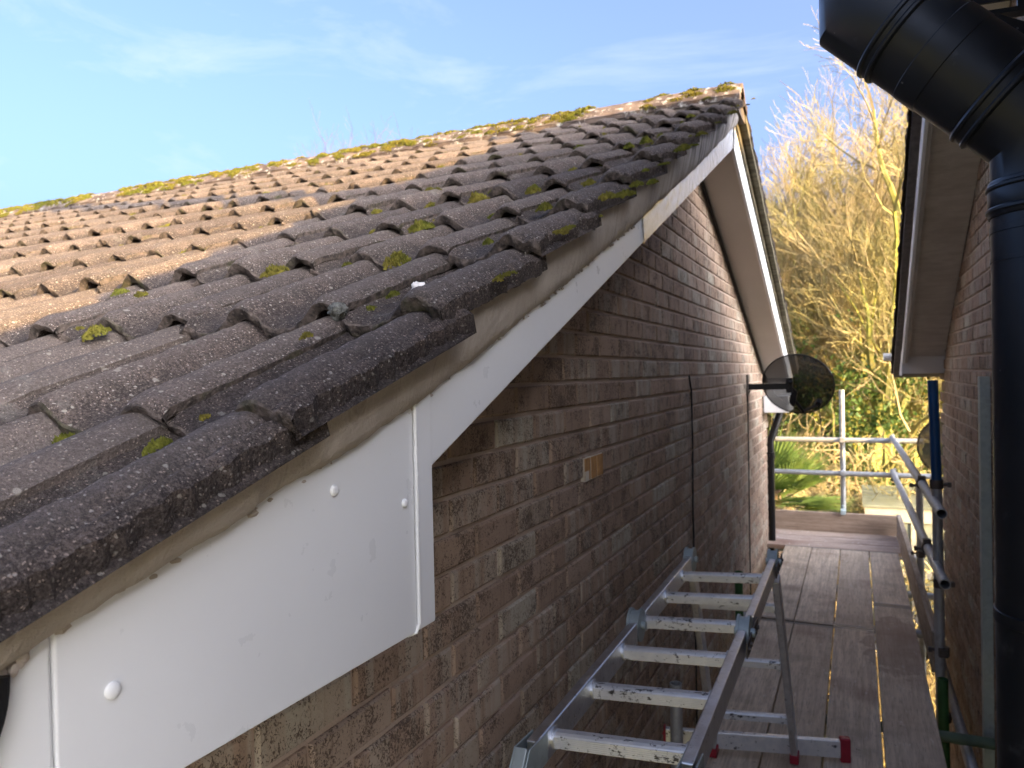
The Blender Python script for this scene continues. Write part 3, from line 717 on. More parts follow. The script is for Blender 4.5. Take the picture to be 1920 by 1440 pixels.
r2 = MB(); r2.prism([(XBR-0.04, -0.75, bbr(-0.75)+0.10), (XBR-0.04, YR, 3.118+0.12), (XBR-0.04, 6.25, bbr(6.25)+0.10), (XBR-0.04, 6.25, bbr(6.25)+0.165), (XBR-0.04, YR, 3.118+0.185), (XBR-0.04, -0.75, bbr(-0.75)+0.165)], (9.5, 0, 0))
roof2 = H2(r2.build('roof', M_STEELD))
F2 = math.atan(PRF-0.022/0.30); low = MB()
for i in range(12):
    yf = 6.32-0.290*i; zz = bbr(yf)+0.165
    link('roof_tile', VTILES[i % 5], roof2, (XTR+0.192, yf, zz), (F2, 0, math.pi))
    for k in range(1, 27):
        mt = Matrix.Translation((XTR+0.192+COVER*k, yf, zz)) @ Matrix.Rotation(math.pi, 4, 'Z') @ Matrix.Rotation(F2, 4, 'X')
        low.add([mt @ v.co for v in LOT[0].vertices], [tuple(p.vertices) for p in LOT[0].polygons])
N2 = math.atan(PRN-0.022/0.30)
for i in range(13):
    yf = -0.82+0.300*i; zz = bbr(yf)+0.165
    link('roof_tile', VTILESM[i % 3], roof2, (XTR+0.192, yf, zz), (N2, 0, 0))
    for k in range(1, 27):
        mt = Matrix.Translation((XTR+0.192+COVER*k, yf, zz)) @ Matrix.Rotation(N2, 4, 'X')
        low.add([mt @ v.co for v in LOTM.vertices], [tuple(p.vertices) for p in LOTM.polygons])
tag(low.build('roof_tile_field', M_TILE, roof2, True), kind='stuff')
rg = MB(); rg.prism([(XTR, YR-0.135, 3.118+0.22), (XTR, YR, 3.118+0.275), (XTR, YR+0.135, 3.118+0.21)], (9.3, 0, 0)); rg.build('ridge_capping', M_RIDGE, roof2)
M_VFAR2 = mat_mortar('dark mossy undercloak', (0.055, 0.050, 0.030), (0.095, 0.085, 0.055), 0.7, 0.6, 30, (0.03, 0.026, 0.02))
fv = MB(); fv.prism([(XBR-0.012, YR, 3.118+0.125), (XBR-0.012, YR, 3.32), (XBR-0.012, 6.2, bbr(6.2)+0.19), (XBR-0.012, 6.2, bbr(6.2)+0.11)], (0.05, 0, 0))
fv.prism([(XTR+0.004, YR, 3.118+0.155), (XTR+0.004, YR, 3.118+0.166), (XTR+0.004, 6.25, bbr(6.25)+0.166), (XTR+0.004, 6.25, bbr(6.25)+0.155)], (0.10, 0, 0))
H2(fv.build('verge_mortar', M_VFAR2))
bo = MB(); bo.prism([(XBR, YR+0.001, 3.118), (XBR, 6.0, bbr(6.0)), (XBR, 6.0, bbr(6.0)+0.14), (XBR, YR+0.001, 3.258)], (0.018, 0, 0)); H2(bo.build('bargeboard', M_UPVC, None, False, 0.003, 2))
bo = MB(); bo.prism([(XBR, YR-0.001, 3.118), (XBR, -0.7, bbr(-0.7)), (XBR, -0.7, bbr(-0.7)+0.14), (XBR, YR-0.001, 3.258)], (0.018, 0, 0)); H2(bo.build('bargeboard', M_UPVC))
bo = MB(); bo.prism([(XBR+0.0185, YR, 3.121), (XBR+0.0185, 5.95, bbr(5.95)+0.003), (XBR+0.0185, 5.95, bbr(5.95)+0.055), (XBR+0.0185, YR, 3.173)], (0.018, 0, 0)); H2(bo.build('soffit_batten', mat_plain('greyish white paint', (0.42, 0.40, 0.37), 0.5)))
sf = MB(); sf.prism([(XBR+0.018, YR, 3.16), (XR+0.002, YR, 3.16), (XR+0.002, 5.94, bbr(5.94)+0.045), (XBR+0.018, 5.94, bbr(5.94)+0.045)], (0, 0, 0.012)); H2(sf.build('soffit', mat_mortar('stained soffit board', (0.55, 0.51, 0.465), (0.63, 0.59, 0.545), 0.25, 0.05, 40, (0.28, 0.24, 0.205))))
sf = MB(); sf.prism([(XBR+0.018, -0.7, bbr(-0.7)+0.045), (XR+0.002, -0.7, bbr(-0.7)+0.045), (XR+0.002, YR-0.001, 3.16), (XBR+0.018, YR-0.001, 3.16)], (0, 0, 0.012)); H2(sf.build('soffit', M_SOFFIT))
M_BOXW = mat_upvc('weathered white board', (0.60, 0.585, 0.565), 0.5)
eb = MB(); eb.box((XBR+0.02, 5.80, 1.705), (XR+0.02, 5.815, 1.80)); H2(eb.build('soffit_end_board', M_BOXW))
eb = MB(); eb.prism([(XBR+0.001, 5.86, 1.548), (XBR+0.001, 6.28, 1.548), (XBR+0.001, 6.28, bbr(6.28)+0.14), (XBR+0.001, 5.995, bbr(5.995)+0.14), (XBR+0.001, 5.995, 1.690), (XBR+0.001, 5.86, 1.690)], (XR-XBR+0.02, 0, 0)); H2(eb.build('eaves_box', M_BOXW, None, False, 0.003, 2))
eb = MB(); eb.box((XBR-0.003, 5.88, 1.535), (XBR+0.0008, 6.29, 1.72)); H2(eb.build('eaves_end_cap', M_UPVC))
o_ = H2(gut(6.34, 1.70, 0.056, XBR-0.10, 7.5).build('gutter', M_UPVC, None, True)); 

# ================================================================== FLUE
FX, FY, FR = 0.298, 1.50, 0.088; UX = FX-0.262; ZL, ZU = 1.975, 2.225     # axis bends
flue = thing('flue_pipe', 'black twin wall flue pipe bending outwards around the roof edge at right', 'flue', (FX, FY, GZ))
FP = lambda o: rel(o, flue)
def ring_band(c, d, r, h, name='joint_band', bead=True):
    c = Vector(c); d = Vector(d).normalized(); b = MB()
    b.tube([c-d*h, c-d*h*0.9, c+d*h*0.9, c+d*h], [r-0.002, r, r, r-0.002], 48)
    if bead:
        for e in (-0.62, 0.62): b.tube([c+d*(h*e-0.005), c+d*(h*e-0.002), c+d*(h*e+0.002), c+d*(h*e+0.005)], [r, r+0.003, r+0.003, r], 48, False)
    return FP(b.build(name, M_FLUE, None, True))
b = MB(); b.tube([(FX, FY, GZ+0.5), (FX, FY, ZL-0.03)], FR, 56); FP(b.build('lower_section', M_FLUE, None, True))
D = Vector((UX-FX, 0, ZU-ZL)).normalized(); A = Vector((FX, FY, ZL)); B = Vector((UX, FY, ZU))
def mitre(p0, p1, p2, name):        # crisp two-piece elbow
    b = MB(); n = 56; P = [Vector(p0), Vector(p1), Vector(p2)]; d0 = (P[1]-P[0]).normalized(); d1 = (P[2]-P[1]).normalized(); V = []
    sd = Vector((0, 1, 0)); n0 = sd.cross(d0); n1 = sd.cross(d1); nm = (n0+n1).normalized(); sc = 1/nm.dot(n0)
    for p, nn, s_ in ((P[0], n0, 1), (P[1], nm, sc), (P[2], n1, 1)):
        for i in range(n): a = 2*math.pi*i/n; V.append(p+sd*FR*1.002*math.cos(a)+nn*FR*1.002*s_*math.sin(a))
    F = [(j*n+i, j*n+(i+1) % n, (j+1)*n+(i+1) % n, (j+1)*n+i) for j in range(2) for i in range(n)]
    b.add(V, F); return FP(b.build(name, M_FLUE, None, True))
mitre((FX, FY, ZL-0.075), A, A+D*0.075, 'elbow'); mitre(B-D*0.075, B, (UX, FY, ZU+0.075), 'elbow')
b = MB(); b.tube([A+D*0.06, B-D*0.06], FR, 56); FP(b.build('offset_section', M_FLUE, None, True))
b = MB(); b.tube([(UX, FY, ZU+0.05), (UX, FY, 4.95)], FR, 56); FP(b.build('upper_section', M_FLUE, None, True))
b = MB(); b.tube([(UX, FY, 4.95), (UX, FY, 5.02), (UX, FY, 5.03)], [0.05, 0.05, 0.001], 24); b.tube([(UX, FY, 5.05), (UX, FY, 5.07), (UX, FY, 5.14)], [0.14, 0.14, 0.01], 32); FP(b.build('cowl', M_FLUE, None, True))
ring_band((FX, FY, ZL-0.105), (0, 0, 1), FR+0.004, 0.030)
ring_band((FX, FY, ZL-0.155), (0, 0, 1), FR+0.0015, 0.006, bead=False)
ring_band((FX, FY, ZL-0.205), (0, 0, 1), FR+0.0012, 0.004, bead=False)
ring_band((FX, FY, 1.175), (0, 0, 1), FR+0.003, 0.010, bead=False)
ring_band(A+D*0.100, D, FR+0.003, 0.016); ring_band(A+D*0.215, D, FR+0.0015, 0.022, bead=False); ring_band(B-D*0.062, D, FR+0.003, 0.014)
# slotted wall bracket and strap
def slotted(c, ax, ay, az, L, Wd, T, slots, name):
    c, ax, ay, az = map(Vector, (c, ax, ay, az)); b = MB()
    xs = [-L]+[e for s_ in slots for e in s_]+[L]
    b.obox(c+ay*(Wd*0.66), ax*L, ay*(Wd*0.34), az*T); b.obox(c-ay*(Wd*0.66), ax*L, ay*(Wd*0.34), az*T)
    for i in range(0, len(xs), 2): b.obox(c+ax*((xs[i]+xs[i+1])/2), ax*((xs[i+1]-xs[i])/2), ay*(Wd*0.33), az*T*0.98)
    return FP(b.build(name, M_FLUE))
slotted((0.325, 1.62, 2.240), (0.985, 0.10, 0.0), (0, 0.02, 1), (-0.1, 0.985, -0.02), 0.135, 0.021, 0.0025, [(-0.115, -0.055), (0.0, 0.06)], 'wall_bracket')
b = MB(); b.obox((0.325, 1.61, 2.219), (0.135, 0.0135, 0), (-0.002, 0.014, 0), (0, 0, 0.0025)); FP(b.build('bracket_flange', M_FLUE))
b = MB(); b.obox((0.240, 1.575, 2.170), (0.030, 0.005, -0.014), (0, 0.035, 0), (0.008, 0, 0.018)); b.tube([(0.234, 1.538, 2.171), (0.234, 1.520, 2.171)], 0.007, 8); FP(b.build('strap_lug', M_FLUE))
slotted((0.41, 1.60, 2.13), (0.94, 0.33, 0.06), (-0.06, 0, 1), (0.33, -0.94, 0), 0.09, 0.026, 0.0025, [(-0.05, 0.05)], 'wall_bracket')

# galvanised channel on the right wall
gs = MB(); gs.box((0.500, 3.930, -1.0), (0.504, 3.985, 1.545)); gs.box((0.504, 3.930, -1.0), (0.540, 3.934, 1.545)); gs.box((0.504, 3.981, -1.0), (0.540, 3.985, 1.545))
for i in range(18): gs.box((0.4985, 3.952, -0.9+i*0.14), (0.5, 3.963, -0.84+i*0.14))
tag(gs.build('steel_channel', M_ZINC), 'upright galvanised slotted channel fixed to the wall beside the black flue', 'channel')

# ================================================================== SCAFFOLD
def tube_thing(name, a, b, mat, label, cat='scaffold tube', group=None, hollow=0.84, r=0.0242):
    t = MB(); t.tube([a, b], r, 24, False, hollow); return tag(t.build(name, mat, None, True), label, cat, group)
def coupler(parent, c, d1, d2, mat=M_STEELD):   # clamp joining a tube along d1 with one along d2
    c, d1, d2 = Vector(c), Vector(d1).normalized(), Vector(d2).normalized(); n = d1.cross(d2).normalized(); b = MB()
    b.tube([c-d1*0.022, c+d1*0.022], 0.031, 16); b.obox(c+n*0.03, d1*0.02, d2*0.02, n*0.016)
    b.tube([c+d2*0.03-n*0.01, c+d2*0.065-n*0.01], 0.008, 8); b.obox(c+d2*0.055-n*0.01, d1*0.012, d2*0.008, n*0.012)
    o = b.build('coupler', mat, None, True); o.parent = parent; return o
# deck boards
cols = [(-0.604, -0.381), (-0.375, -0.150), (-0.142, 0.079), (0.087, 0.309)]
nearlab = ['grey scaffold board next to the left wall, under the ladder', 'second grey scaffold board from the left wall, running up to the ladder foot', 'grey scaffold board third from the left wall, reaching the near joint', 'outermost grey scaffold board on the near right edge, with a damp brown patch']
farlab = ['far scaffold board against the left wall and downpipe', 'far scaffold board second from the left wall beyond the joint', 'far scaffold board third from the left wall beyond the joint', 'far scaffold board on the right edge beside the side toe board']
rb_ = random.Random(3)
for i, (x0, x1) in enumerate(cols):
    ys = 5.06 if i != 3 else 5.62
    for (y0, y1, lab) in ((ys-3.9, ys, nearlab[i]), (ys+0.008, 7.24, farlab[i])):
        b = MB(); xc = (x0+x1)/2; yc = (y0+y1)/2; n = 24; V = []; F = []
        hw = (x1-x0)/2
        b.box((-hw, y0-yc, -0.038), (hw, y1-yc, 0))
        o = b.build('scaffold_board', M_BOARD, None, False, 0.004, 2); o.location = (xc, yc, rb_.uniform(-0.003, 0.003) + (0.006 if y0 > 4 else 0)); o.rotation_euler = (0, rb_.uniform(-0.006, 0.006), rb_.uniform(-0.0008, 0.0008))
        tag(o, lab, 'scaffold board', 'boards of the scaffold walkway')
        for e in (y0-yc, y1-yc):
            bb_ = MB(); s_ = 1 if e < 0 else -1
            bb_.box((-hw-0.001, min(e-s_*0.001, e+s_*0.03), -0.039), (hw+0.001, max(e-s_*0.001, e+s_*0.03), 0.001)); 
            q = bb_.build('end_band', mat_galv('rusty end band', (0.30, 0.26, 0.22)) if i == 0 and y0 < 4 and e < 0 else bpy.data.materials['rusty end band'], o)
for i in range(3):
    b = MB(); y0 = 7.255+0.229*i; b.box((-1.7, -0.1125, -0.038), (1.7, 0.1125, 0)); o = b.build('scaffold_board', M_BOARDX, None, False, 0.004, 2); o.location = (-1.365, y0+0.1125, 0.004+0.003*i)
    tag(o, ['first crosswise reddish board at the far end of the walkway', 'middle crosswise reddish board at the far end of the walkway', 'last crosswise reddish board against the far toe board'][i], 'scaffold board', 'boards of the scaffold walkway')
b = MB(); b.box((-1.7, -0.019, 0), (1.7, 0.019, 0.195)); o = b.build('toe_board', M_TOE, None, False, 0.004, 2); o.location = (-1.355, 7.965, 0.0)
tag(o, 'brown toe board on edge across the far end of the walkway', 'toe board')
b = MB(); b.box((-0.019, -1.72, 0), (0.019, 1.72, 0.22)); o = b.build('toe_board', M_TOEY, None, False, 0.004, 2); o.location = (0.352, 6.19, 0.0); o.rotation_euler = (0, 0, R(0.2))
tag(o, 'pale toe board on edge along the right side of the walkway', 'toe board')
# far end guard rails
YF = 7.99
t = tube_thing('scaffold_tube', (-3.2, YF, 0.902), (0.56, YF, 0.900), M_GALV, 'upper horizontal guard rail across the far end, sunlit', group='far guard rails'); coupler(t, (-0.13, YF, 0.901), (1, 0, 0), (0, 0, 1), M_GALV); coupler(t, (0.31, YF-0.02, 0.901), (1, 0, 0), (0, 0, 1), M_GALV)
t = tube_thing('scaffold_tube', (-3.2, YF, 0.585), (0.66, YF, 0.573), M_GALV, 'lower horizontal guard rail across the far end, behind the palm', group='far guard rails'); coupler(t, (-0.13, YF, 0.578), (1, 0, 0), (0, 0, 1), M_GALV); coupler(t, (0.32, YF-0.02, 0.576), (1, 0, 0), (0, 0, 1), M_GALV)
t = tube_thing('scaffold_tube', (-0.13, YF+0.055, GZ), (-0.13, YF+0.05, 1.385), M_GALV, 'upright scaffold tube standing in the middle of the far end'); 
o = coupler(t, (-0.13, YF-0.02, 0.205), (1, 0, 0), (0, 0, 1), mat_plain('pale blue clip', (0.50, 0.60, 0.62), 0.5)); 
# side rails
t = tube_thing('scaffold_tube', (0.350, 3.98, 0.915), (0.300, 7.95, 0.935), M_GALV, 'upper side guard rail with open round end in front of the right wall', group='side guard rails'); coupler(t, (0.337, 4.95, 0.918), (0, 1, 0), (-1, 0, 0))
t = tube_thing('scaffold_tube', (0.360, 3.98, 0.590), (0.300, 7.95, 0.615), M_GALV, 'lower side guard rail with open round end in front of the right wall', group='side guard rails'); coupler(t, (0.345, 4.75, 0.595), (0, 1, 0), (-1, 0, 0))
t = tube_thing('scaffold_tube', (0.364, 4.36, 0.99), (0.352, 4.36, 1.525), M_BLUE, 'blue painted upright scaffold tube against the right wall corner'); coupler(t, (0.362, 4.36, 1.0), (0, 0, 1), (1, 0, 0))
t = tube_thing('scaffold_tube', (0.390, 4.36, GZ), (0.364, 4.36, 0.985), M_GALV, 'grey upright scaffold tube carrying the blue tube by the right wall'); coupler(t, (0.372, 4.36, 0.50), (0, 0, 1), (1, 0, 0)); coupler(t, (0.380, 4.36, 0.155), (0, 0, 1), (-1, 0, 0)); coupler(t, (0.383, 4.36, -0.18), (0, 0, 1), (1, 0, 0))
t = tube_thing('scaffold_tube', (0.412, 6.1, GZ), (0.400, 6.1, 0.80), M_GALV, 'grey upright scaffold tube outside the side toe board'); coupler(t, (0.405, 6.1, 0.26), (0, 0, 1), (-1, 0, 0), M_STEELD)
# transoms and ledger below the deck
for (y, m_, lab, xa) in ((3.86, M_GREENP, 'pale green horizontal tube sticking out below the deck to the right wall', 0.530), (5.3, M_GALV, 'grey cross tube below the deck near the side toe board', 0.46), (6.2, M_GALV, 'grey cross tube below the deck by the outer upright', 0.50), (7.4, M_GALV, 'grey cross tube below the crosswise boards', 0.50)):
    tube_thing('scaffold_tube', (-0.72, y, -0.068), (xa, y+0.01, -0.068), m_, lab)
tube_thing('scaffold_tube', (0.43, 3.5, -0.130), (0.43, 8.4, -0.130), M_GALV, 'long grey ledger tube under the right edge of the deck')
tube_thing('scaffold_tube', (0.368, 4.18, -0.60), (0.362, 4.18, 0.08), M_GREEN, 'short dark green tube between side toe board and grey upright')
tube_thing('scaffold_tube', (-0.668, 2.98, GZ), (-0.668, 2.98, 0.36), M_GALV, 'grey upright tube between the ladder foot and the left wall')
tube_thing('scaffold_tube', (-0.668, 4.75, GZ), (-0.668, 4.75, 0.37), M_GREEN, 'dark green upright tube against the left wall beyond the ladder')

# ================================================================== LADDER
lad = thing('folding_ladder', 'aluminium folding multi purpose ladder standing as a low work platform on the boards', 'ladder', (-0.44, 2.1, 0))
LP_ = lambda o: rel(o, lad)
def stile(a, b, name='stile', sw=0.0125, sh=0.032, side=None):
    a, b = Vector(a), Vector(b); d = (b-a).normalized(); x = Vector((1, 0, 0)); x = (x-d*x.dot(d)).normalized(); n = x.cross(d).normalized()
    m = MB(); m.obox((a+b)/2, x*sw, d*((b-a).length/2), n*sh)
    return LP_(m.build(name, M_ALU, None, False, 0.003, 2))
def rung(a, b, tilt=(0, 1, 0)):
    a, b = Vector(a), Vector(b); d = (b-a).normalized(); y = Vector(tilt); y = (y-d*y.dot(d)).normalized(); z = d.cross(y).normalized()
    if z.z < 0 and abs(z.z) > 0.3: z = -z
    # ribbed D profile
    pr = []
    hw, hh = 0.015, 0.0155
    pr += [(-hw, -hh), (hw, -hh), (hw, hh*0.6), (hw*0.6, hh), (-hw*0.5, hh), (-hw*0.9, hh*0.72)]
    for k in range(6):
        zz = hh*0.55-k*0.0040; pr += [(-hw, zz), (-hw-0.0012, zz-0.0008), (-hw-0.0012, zz-0.0022), (-hw, zz-0.003)]
    pr = [(u, max(v, -hh)) for u, v in pr]
    m = MB(); m.prism([a+y*u+z*v for u, v in pr], b-a); LP_(m.build('rung', M_RUNG))
    for e, s_ in ((a, 1), (b, -1)):
        c = MB(); c.tube([e, e+d*0.006*s_], 0.0235, 12); LP_(c.build('rung_collar', M_ALU, None, True))
LZ = lambda x: 0.85+(x+0.44)*0.05
xs = (-0.599, -0.288)
def P(x, y, dz=0.0, sk=0.0): return Vector((x+(y-2.1)*-0.006, y, LZ(x)+dz))
for x in xs:
    s_ = -1 if x < -0.44 else 1
    stile(P(x+0.0*s_, 2.24), P(x, 2.965)); stile(P(x-0.004*s_, 1.36), P(x-0.004*s_, 2.12))
for y in (2.785, 2.505, 2.235): rung(P(xs[0]+0.012, y), P(xs[1]-0.012, y+0.01))
for y in (1.970, 1.708, 1.450): rung(P(xs[0]+0.016, y), P(xs[1]-0.016, y+0.006))
def hinge(x, y, s_, name='hinge'):
    c = P(x, y, 0.012)
    for dx, r_ in ((-0.016, 0.047), (0.012, 0.047)):
        m = MB(); m.tube([c+Vector((dx-0.0035, 0, 0)), c+Vector((dx+0.0035, 0, 0))], r_, 28)
        LP_(m.build('hinge_plate', M_ZINC, None, True))
    m = MB(); m.tube([c+Vector((-0.028, 0, 0)), c+Vector((0.028, 0, 0))], 0.012, 14); m.tube([c+Vector((-0.014, 0, 0)), c+Vector((0.010, 0, 0))], 0.041, 24)
    LP_(m.build('hinge_pin', M_ZINC, None, True))
    m = MB(); m.obox(c+Vector((0.019*s_, 0.07, -0.014)), (0.002, 0, 0), (0, 0.055, 0), (0, 0, 0.020)); m.obox(c+Vector((0.019*s_, -0.06, -0.014)), (0.002, 0, 0), (0, 0.05, 0), (0, 0, 0.020))
    for q in (-0.09, -0.05, 0.055, 0.1): m.tube([c+Vector((0.019*s_, q, -0.014)), c+Vector((0.027*s_, q, -0.014))], 0.006, 8)
    LP_(m.build('hinge_arm', M_STEELD, None, True))
for x, s_ in ((xs[0], -1), (xs[1], 1)): hinge(x-0.002*s_, 2.165, s_); hinge(x, 3.0, s_); 
# legs
def leg_pt(x, t, near):
    if near: return Vector((x, 1.30-0.25*t, LZ(x)-0.03-(LZ(x)-0.03-0.02)*t))
    sk = (x+0.44)*0.22
    return Vector((x+0.04*t, 3.00+(0.225+sk)*t, LZ(x)-0.02-(LZ(x)-0.02-0.02)*t))
for near in (0, 1):
    for x in xs:
        stile(leg_pt(x, 0.04, near), leg_pt(x, 0.97, near), 'leg')
    for t in (0.19, 0.49, 0.79): rung(leg_pt(xs[0]+0.012, t, near), leg_pt(xs[1]-0.012, t, near))
    for x in xs:
        m = MB(); e = leg_pt(x, 0.985, near); m.obox((e.x, e.y, 0.020), (0.017, 0, 0), (0, 0.038, 0), (0, 0, 0.018)); LP_(m.build('foot', M_RED, None, False, 0.004))
# near bend plates
for x, s_ in ((xs[0], -1), (xs[1], 1)):
    c = P(x, 1.325)
    for dx in (-0.0155, 0.0155):
        m = MB(); a = c+Vector((dx, 0.05, 0)); 
        m.prism([c+Vector((dx-0.002, 0.085, 0.030)), c+Vector((dx-0.002, -0.005, 0.036)), c+Vector((dx-0.002, -0.045, -0.01)), c+Vector((dx-0.002, -0.075, -0.13)), c+Vector((dx-0.002, -0.01, -0.145)), c+Vector((dx-0.002, 0.025, -0.03)), c+Vector((dx-0.002, 0.085, -0.028))], (0.004, 0, 0))
        LP_(m.build('hinge_plate', M_ZINC, None, False, 0.0015, 2))
    m = MB(); m.obox(c+Vector((0, -0.024, 0.010)), (0.013, 0, 0), (0, 0.018, 0.026), (0, -0.004, 0.004)); LP_(m.build('hinge_spine', M_ZINC, None, False, 0.003))
# stabiliser bar with red ends
a, b2 = Vector((-0.775, 3.165, 0.052)), Vector((-0.062, 3.325, 0.052)); d = (b2-a).normalized(); n_ = Vector((-d.y, d.x, 0))
m = MB(); m.obox((a+b2)/2, d*((b2-a).length/2), n_*0.014, (0, 0, 0.034)); LP_(m.build('stabiliser_bar', M_RUNG, None, False, 0.003))
for e in (a, b2):
    m = MB(); m.obox((e.x, e.y, 0.050), d*0.020, n_*0.018, (0, 0, 0.049)); LP_(m.build('end_foot', M_RED, None, False, 0.006, 3))

# ================================================================== DISHES AND CABLES
def dish(name, label, c, normal, w_, h_, mat, rimmat, bracket, lnb=None):
    c = Vector(c); n = Vector(normal).normalized(); t = thing(name, label, 'satellite dish', c)
    x = Vector((0, 0, 1)).cross(n).normalized(); y = n.cross(x).normalized(); m = MB(); V = []; F = []; nr, na = 8, 48
    for i in range(nr+1):
        q = i/nr
        for k in range(na): a = 2*math.pi*k/na; V.append(x*(w_/2*q*math.cos(a))+y*(h_/2*q*math.sin(a))+n*(0.055*(q*q-1)))
    for i in range(nr):
        for k in range(na): F.append((i*na+k, i*na+(k+1) % na, (i+1)*na+(k+1) % na, (i+1)*na+k))
    m.add(V, F); m.build('reflector', mat, t, True)
    m = MB(); m.tube([x*(w_/2*math.cos(2*math.pi*k/48))+y*(h_/2*math.sin(2*math.pi*k/48)) for k in range(49)], 0.006, 6, False); m.build('rim', rimmat, t, True)
    return t, x, y, n
dmat = mat_mesh_dish('dark perforated steel', (0.012, 0.012, 0.013), 0.11)
dc = Vector((-0.405, 6.12, 1.482))
t, x, y, n = dish('satellite_dish', 'black perforated satellite dish on a bracket arm at the far end of the left wall', dc, (0.30, 0.93, 0.20), 0.545, 0.455, dmat, M_BLACKP, None)
b = MB(); b.box((-0.757, 5.96, 1.40), (-0.745, 6.03, 1.56)); o = rel(b.build('wall_plate', M_STEELD), t)
b = MB(); b.obox(((-0.745-0.46)/2, 6.005, 1.468), (0.143, 0.012, 0), (0, 0.014, 0), (0, 0, 0.022)); rel(b.build('mounting_arm', M_BLACKP), t)
b = MB(); b.obox((-0.455, 6.04, 1.475), (0.022, 0, 0), (0, 0.035, 0), (0, 0, 0.055)); b.tube([(-0.455, 6.0, 1.50), (-0.43, 6.0, 1.50)], 0.014, 10); b.obox((-0.43, 6.05, 1.385), (0.018, 0.012, -0.02), (0, 0.02, 0), (0.012, 0, 0.06)); rel(b.build('pivot_bracket', M_BLACKP), t)
b = MB(); b.tube([(-0.42, 6.08, 1.36), (-0.37, 6.14, 1.275), (-0.27, 6.45, 1.31)], 0.013, 8); rel(b.build('lnb_arm', M_BLACKP, None, True), t)
b = MB(); b.tube([(-0.275, 6.40, 1.315), (-0.27, 6.47, 1.33), (-0.27, 6.48, 1.33)], [0.022, 0.032, 0.026], 12); rel(b.build('lnb', M_BLACKP, None, True), t)
dm2 = mat_mesh_dish('grey perforated steel', (0.20, 0.19, 0.17), 0.12)
t, x, y, n = dish('satellite_dish', 'grey satellite dish half hidden behind the blue scaffold tube', (0.585, 6.30, 1.010), (0.10, 0.98, 0.18), 0.36, 0.42, dm2, M_STEELD, None)
b = MB(); b.box((0.60, 5.955, 0.99), (0.63, 6.26, 1.025)); b.box((0.57, 5.942, 0.95), (0.66, 5.956, 1.07)); rel(b.build('mounting_arm', M_BLACKP), t)

def cable(name, pts, label, r=0.0045):
    m = MB(); P_ = []
    for (a, b) in zip(pts, pts[1:]):
        for k in range(8): P_.append(Vector(a).lerp(Vector(b), k/8)+Vector((0, 0.004*noise.noise(Vector((a[2]*3+k, a[1], 1))), 0)))
    P_.append(Vector(pts[-1])); m.tube(P_, r, 8); return tag(m.build(name, M_CABLE, None, True), label, 'cable')
cable('cable', [(XW+0.004, 3.80, 1.575), (XW+0.007, 3.835, 1.50), (XW+0.007, 3.845, 1.25), (XW+0.006, 3.83, 0.9), (XW+0.006, 3.84, 0.4), (XW+0.006, 3.83, -0.6)], 'black cable hanging down the middle of the left brick wall')
cable('cable', [(-0.735, 5.99, 1.44), (XW+0.008, 5.99, 1.40), (XW+0.007, 6.0, 1.0), (XW+0.006, 5.985, 0.4), (XW+0.006, 5.99, -0.6)], 'black cable running down the wall from the dish bracket')
cable('cable', [(-0.27, 6.46, 1.30), (-0.262, 6.45, 1.20), (-0.25, 6.44, 1.08)], 'short loose cable dangling below the black dish', 0.004)

# ================================================================== MOSS, DEBRIS
def moss_clump(b, c, nrm, rx, ry, h, n, rnd, ax):
    nrm = Vector(nrm).normalized(); ax = Vector(ax); ax = (ax-nrm*ax.dot(nrm)).normalized(); ay = nrm.cross(ax)
    for i in range(n):
        a = rnd.uniform(0, 6.283); q = math.sqrt(rnd.random()); lobe = 0.72+0.42*noise.noise(Vector((math.cos(a)*1.6+c[0]*31, math.sin(a)*1.6+c[1]*31, 0)))+0.25*noise.noise(Vector((math.cos(a)*4+c[0]*50, math.sin(a)*4, c[1]*40))); q *= lobe; hh = h*(1-min(1, q/lobe)**2)*(0.7+0.6*rnd.random())*(0.8+0.5*noise.noise(Vector((a, q*6, c[0]*20))))
        p = Vector(c)+ax*(rx*1.25*q*math.cos(a))+ay*(ry*1.25*q*math.sin(a))+nrm*hh*0.9
        d = (nrm+Vector((rnd.uniform(-1, 1), rnd.uniform(-1, 1), rnd.uniform(-.5, 1)))*0.75).normalized(); s = rnd.uniform(0.5, 1.0)*min(0.0045, max(0.0016, rx*0.11))
        u = d.cross(Vector((rnd.uniform(-1, 1), rnd.uniform(-1, 1), 0.3))).normalized(); v = d.cross(u)
        b.add([p-u*s-d*s*1.2, p+u*s-d*s*1.2, p+v*s-d*s*1.2, p+d*s*1.7], [(0, 1, 3), (1, 2, 3), (2, 0, 3)])
km = NT('cushion moss', 0.95, 0.05); mp_ = km.pos()
km.col(km.mix(km.ramp(km.noise(mp_, 7, 3), [(0.42, 0.0), (0.60, 1.0)]), km.mix(km.ramp(km.noise(mp_, 60, 3), [(0.4, 0), (0.65, 1)]), (0.055, 0.060, 0.011), (0.135, 0.135, 0.024)), km.mix(km.ramp(km.noise(mp_, 80, 3), [(0.4, 0), (0.65, 1)]), (0.075, 0.062, 0.014), (0.18, 0.15, 0.03))))
mo = MB(); rm = random.Random(11)
nrm_ = Vector((0, -0.36, 0.93))
def roof_pt(k, c_i, u, v):           # a spot on tile (course, column): u across, v up the slope
    yf = fronts[c_i]; z = zbase(yf)+(0.010 if c_i == 0 else 0)
    p = interp(VPROF if k == 0 else PROF, u)
    return Vector((GAP0-COVER*k+u, yf+v, z+p+math.tan(TANG)*v))
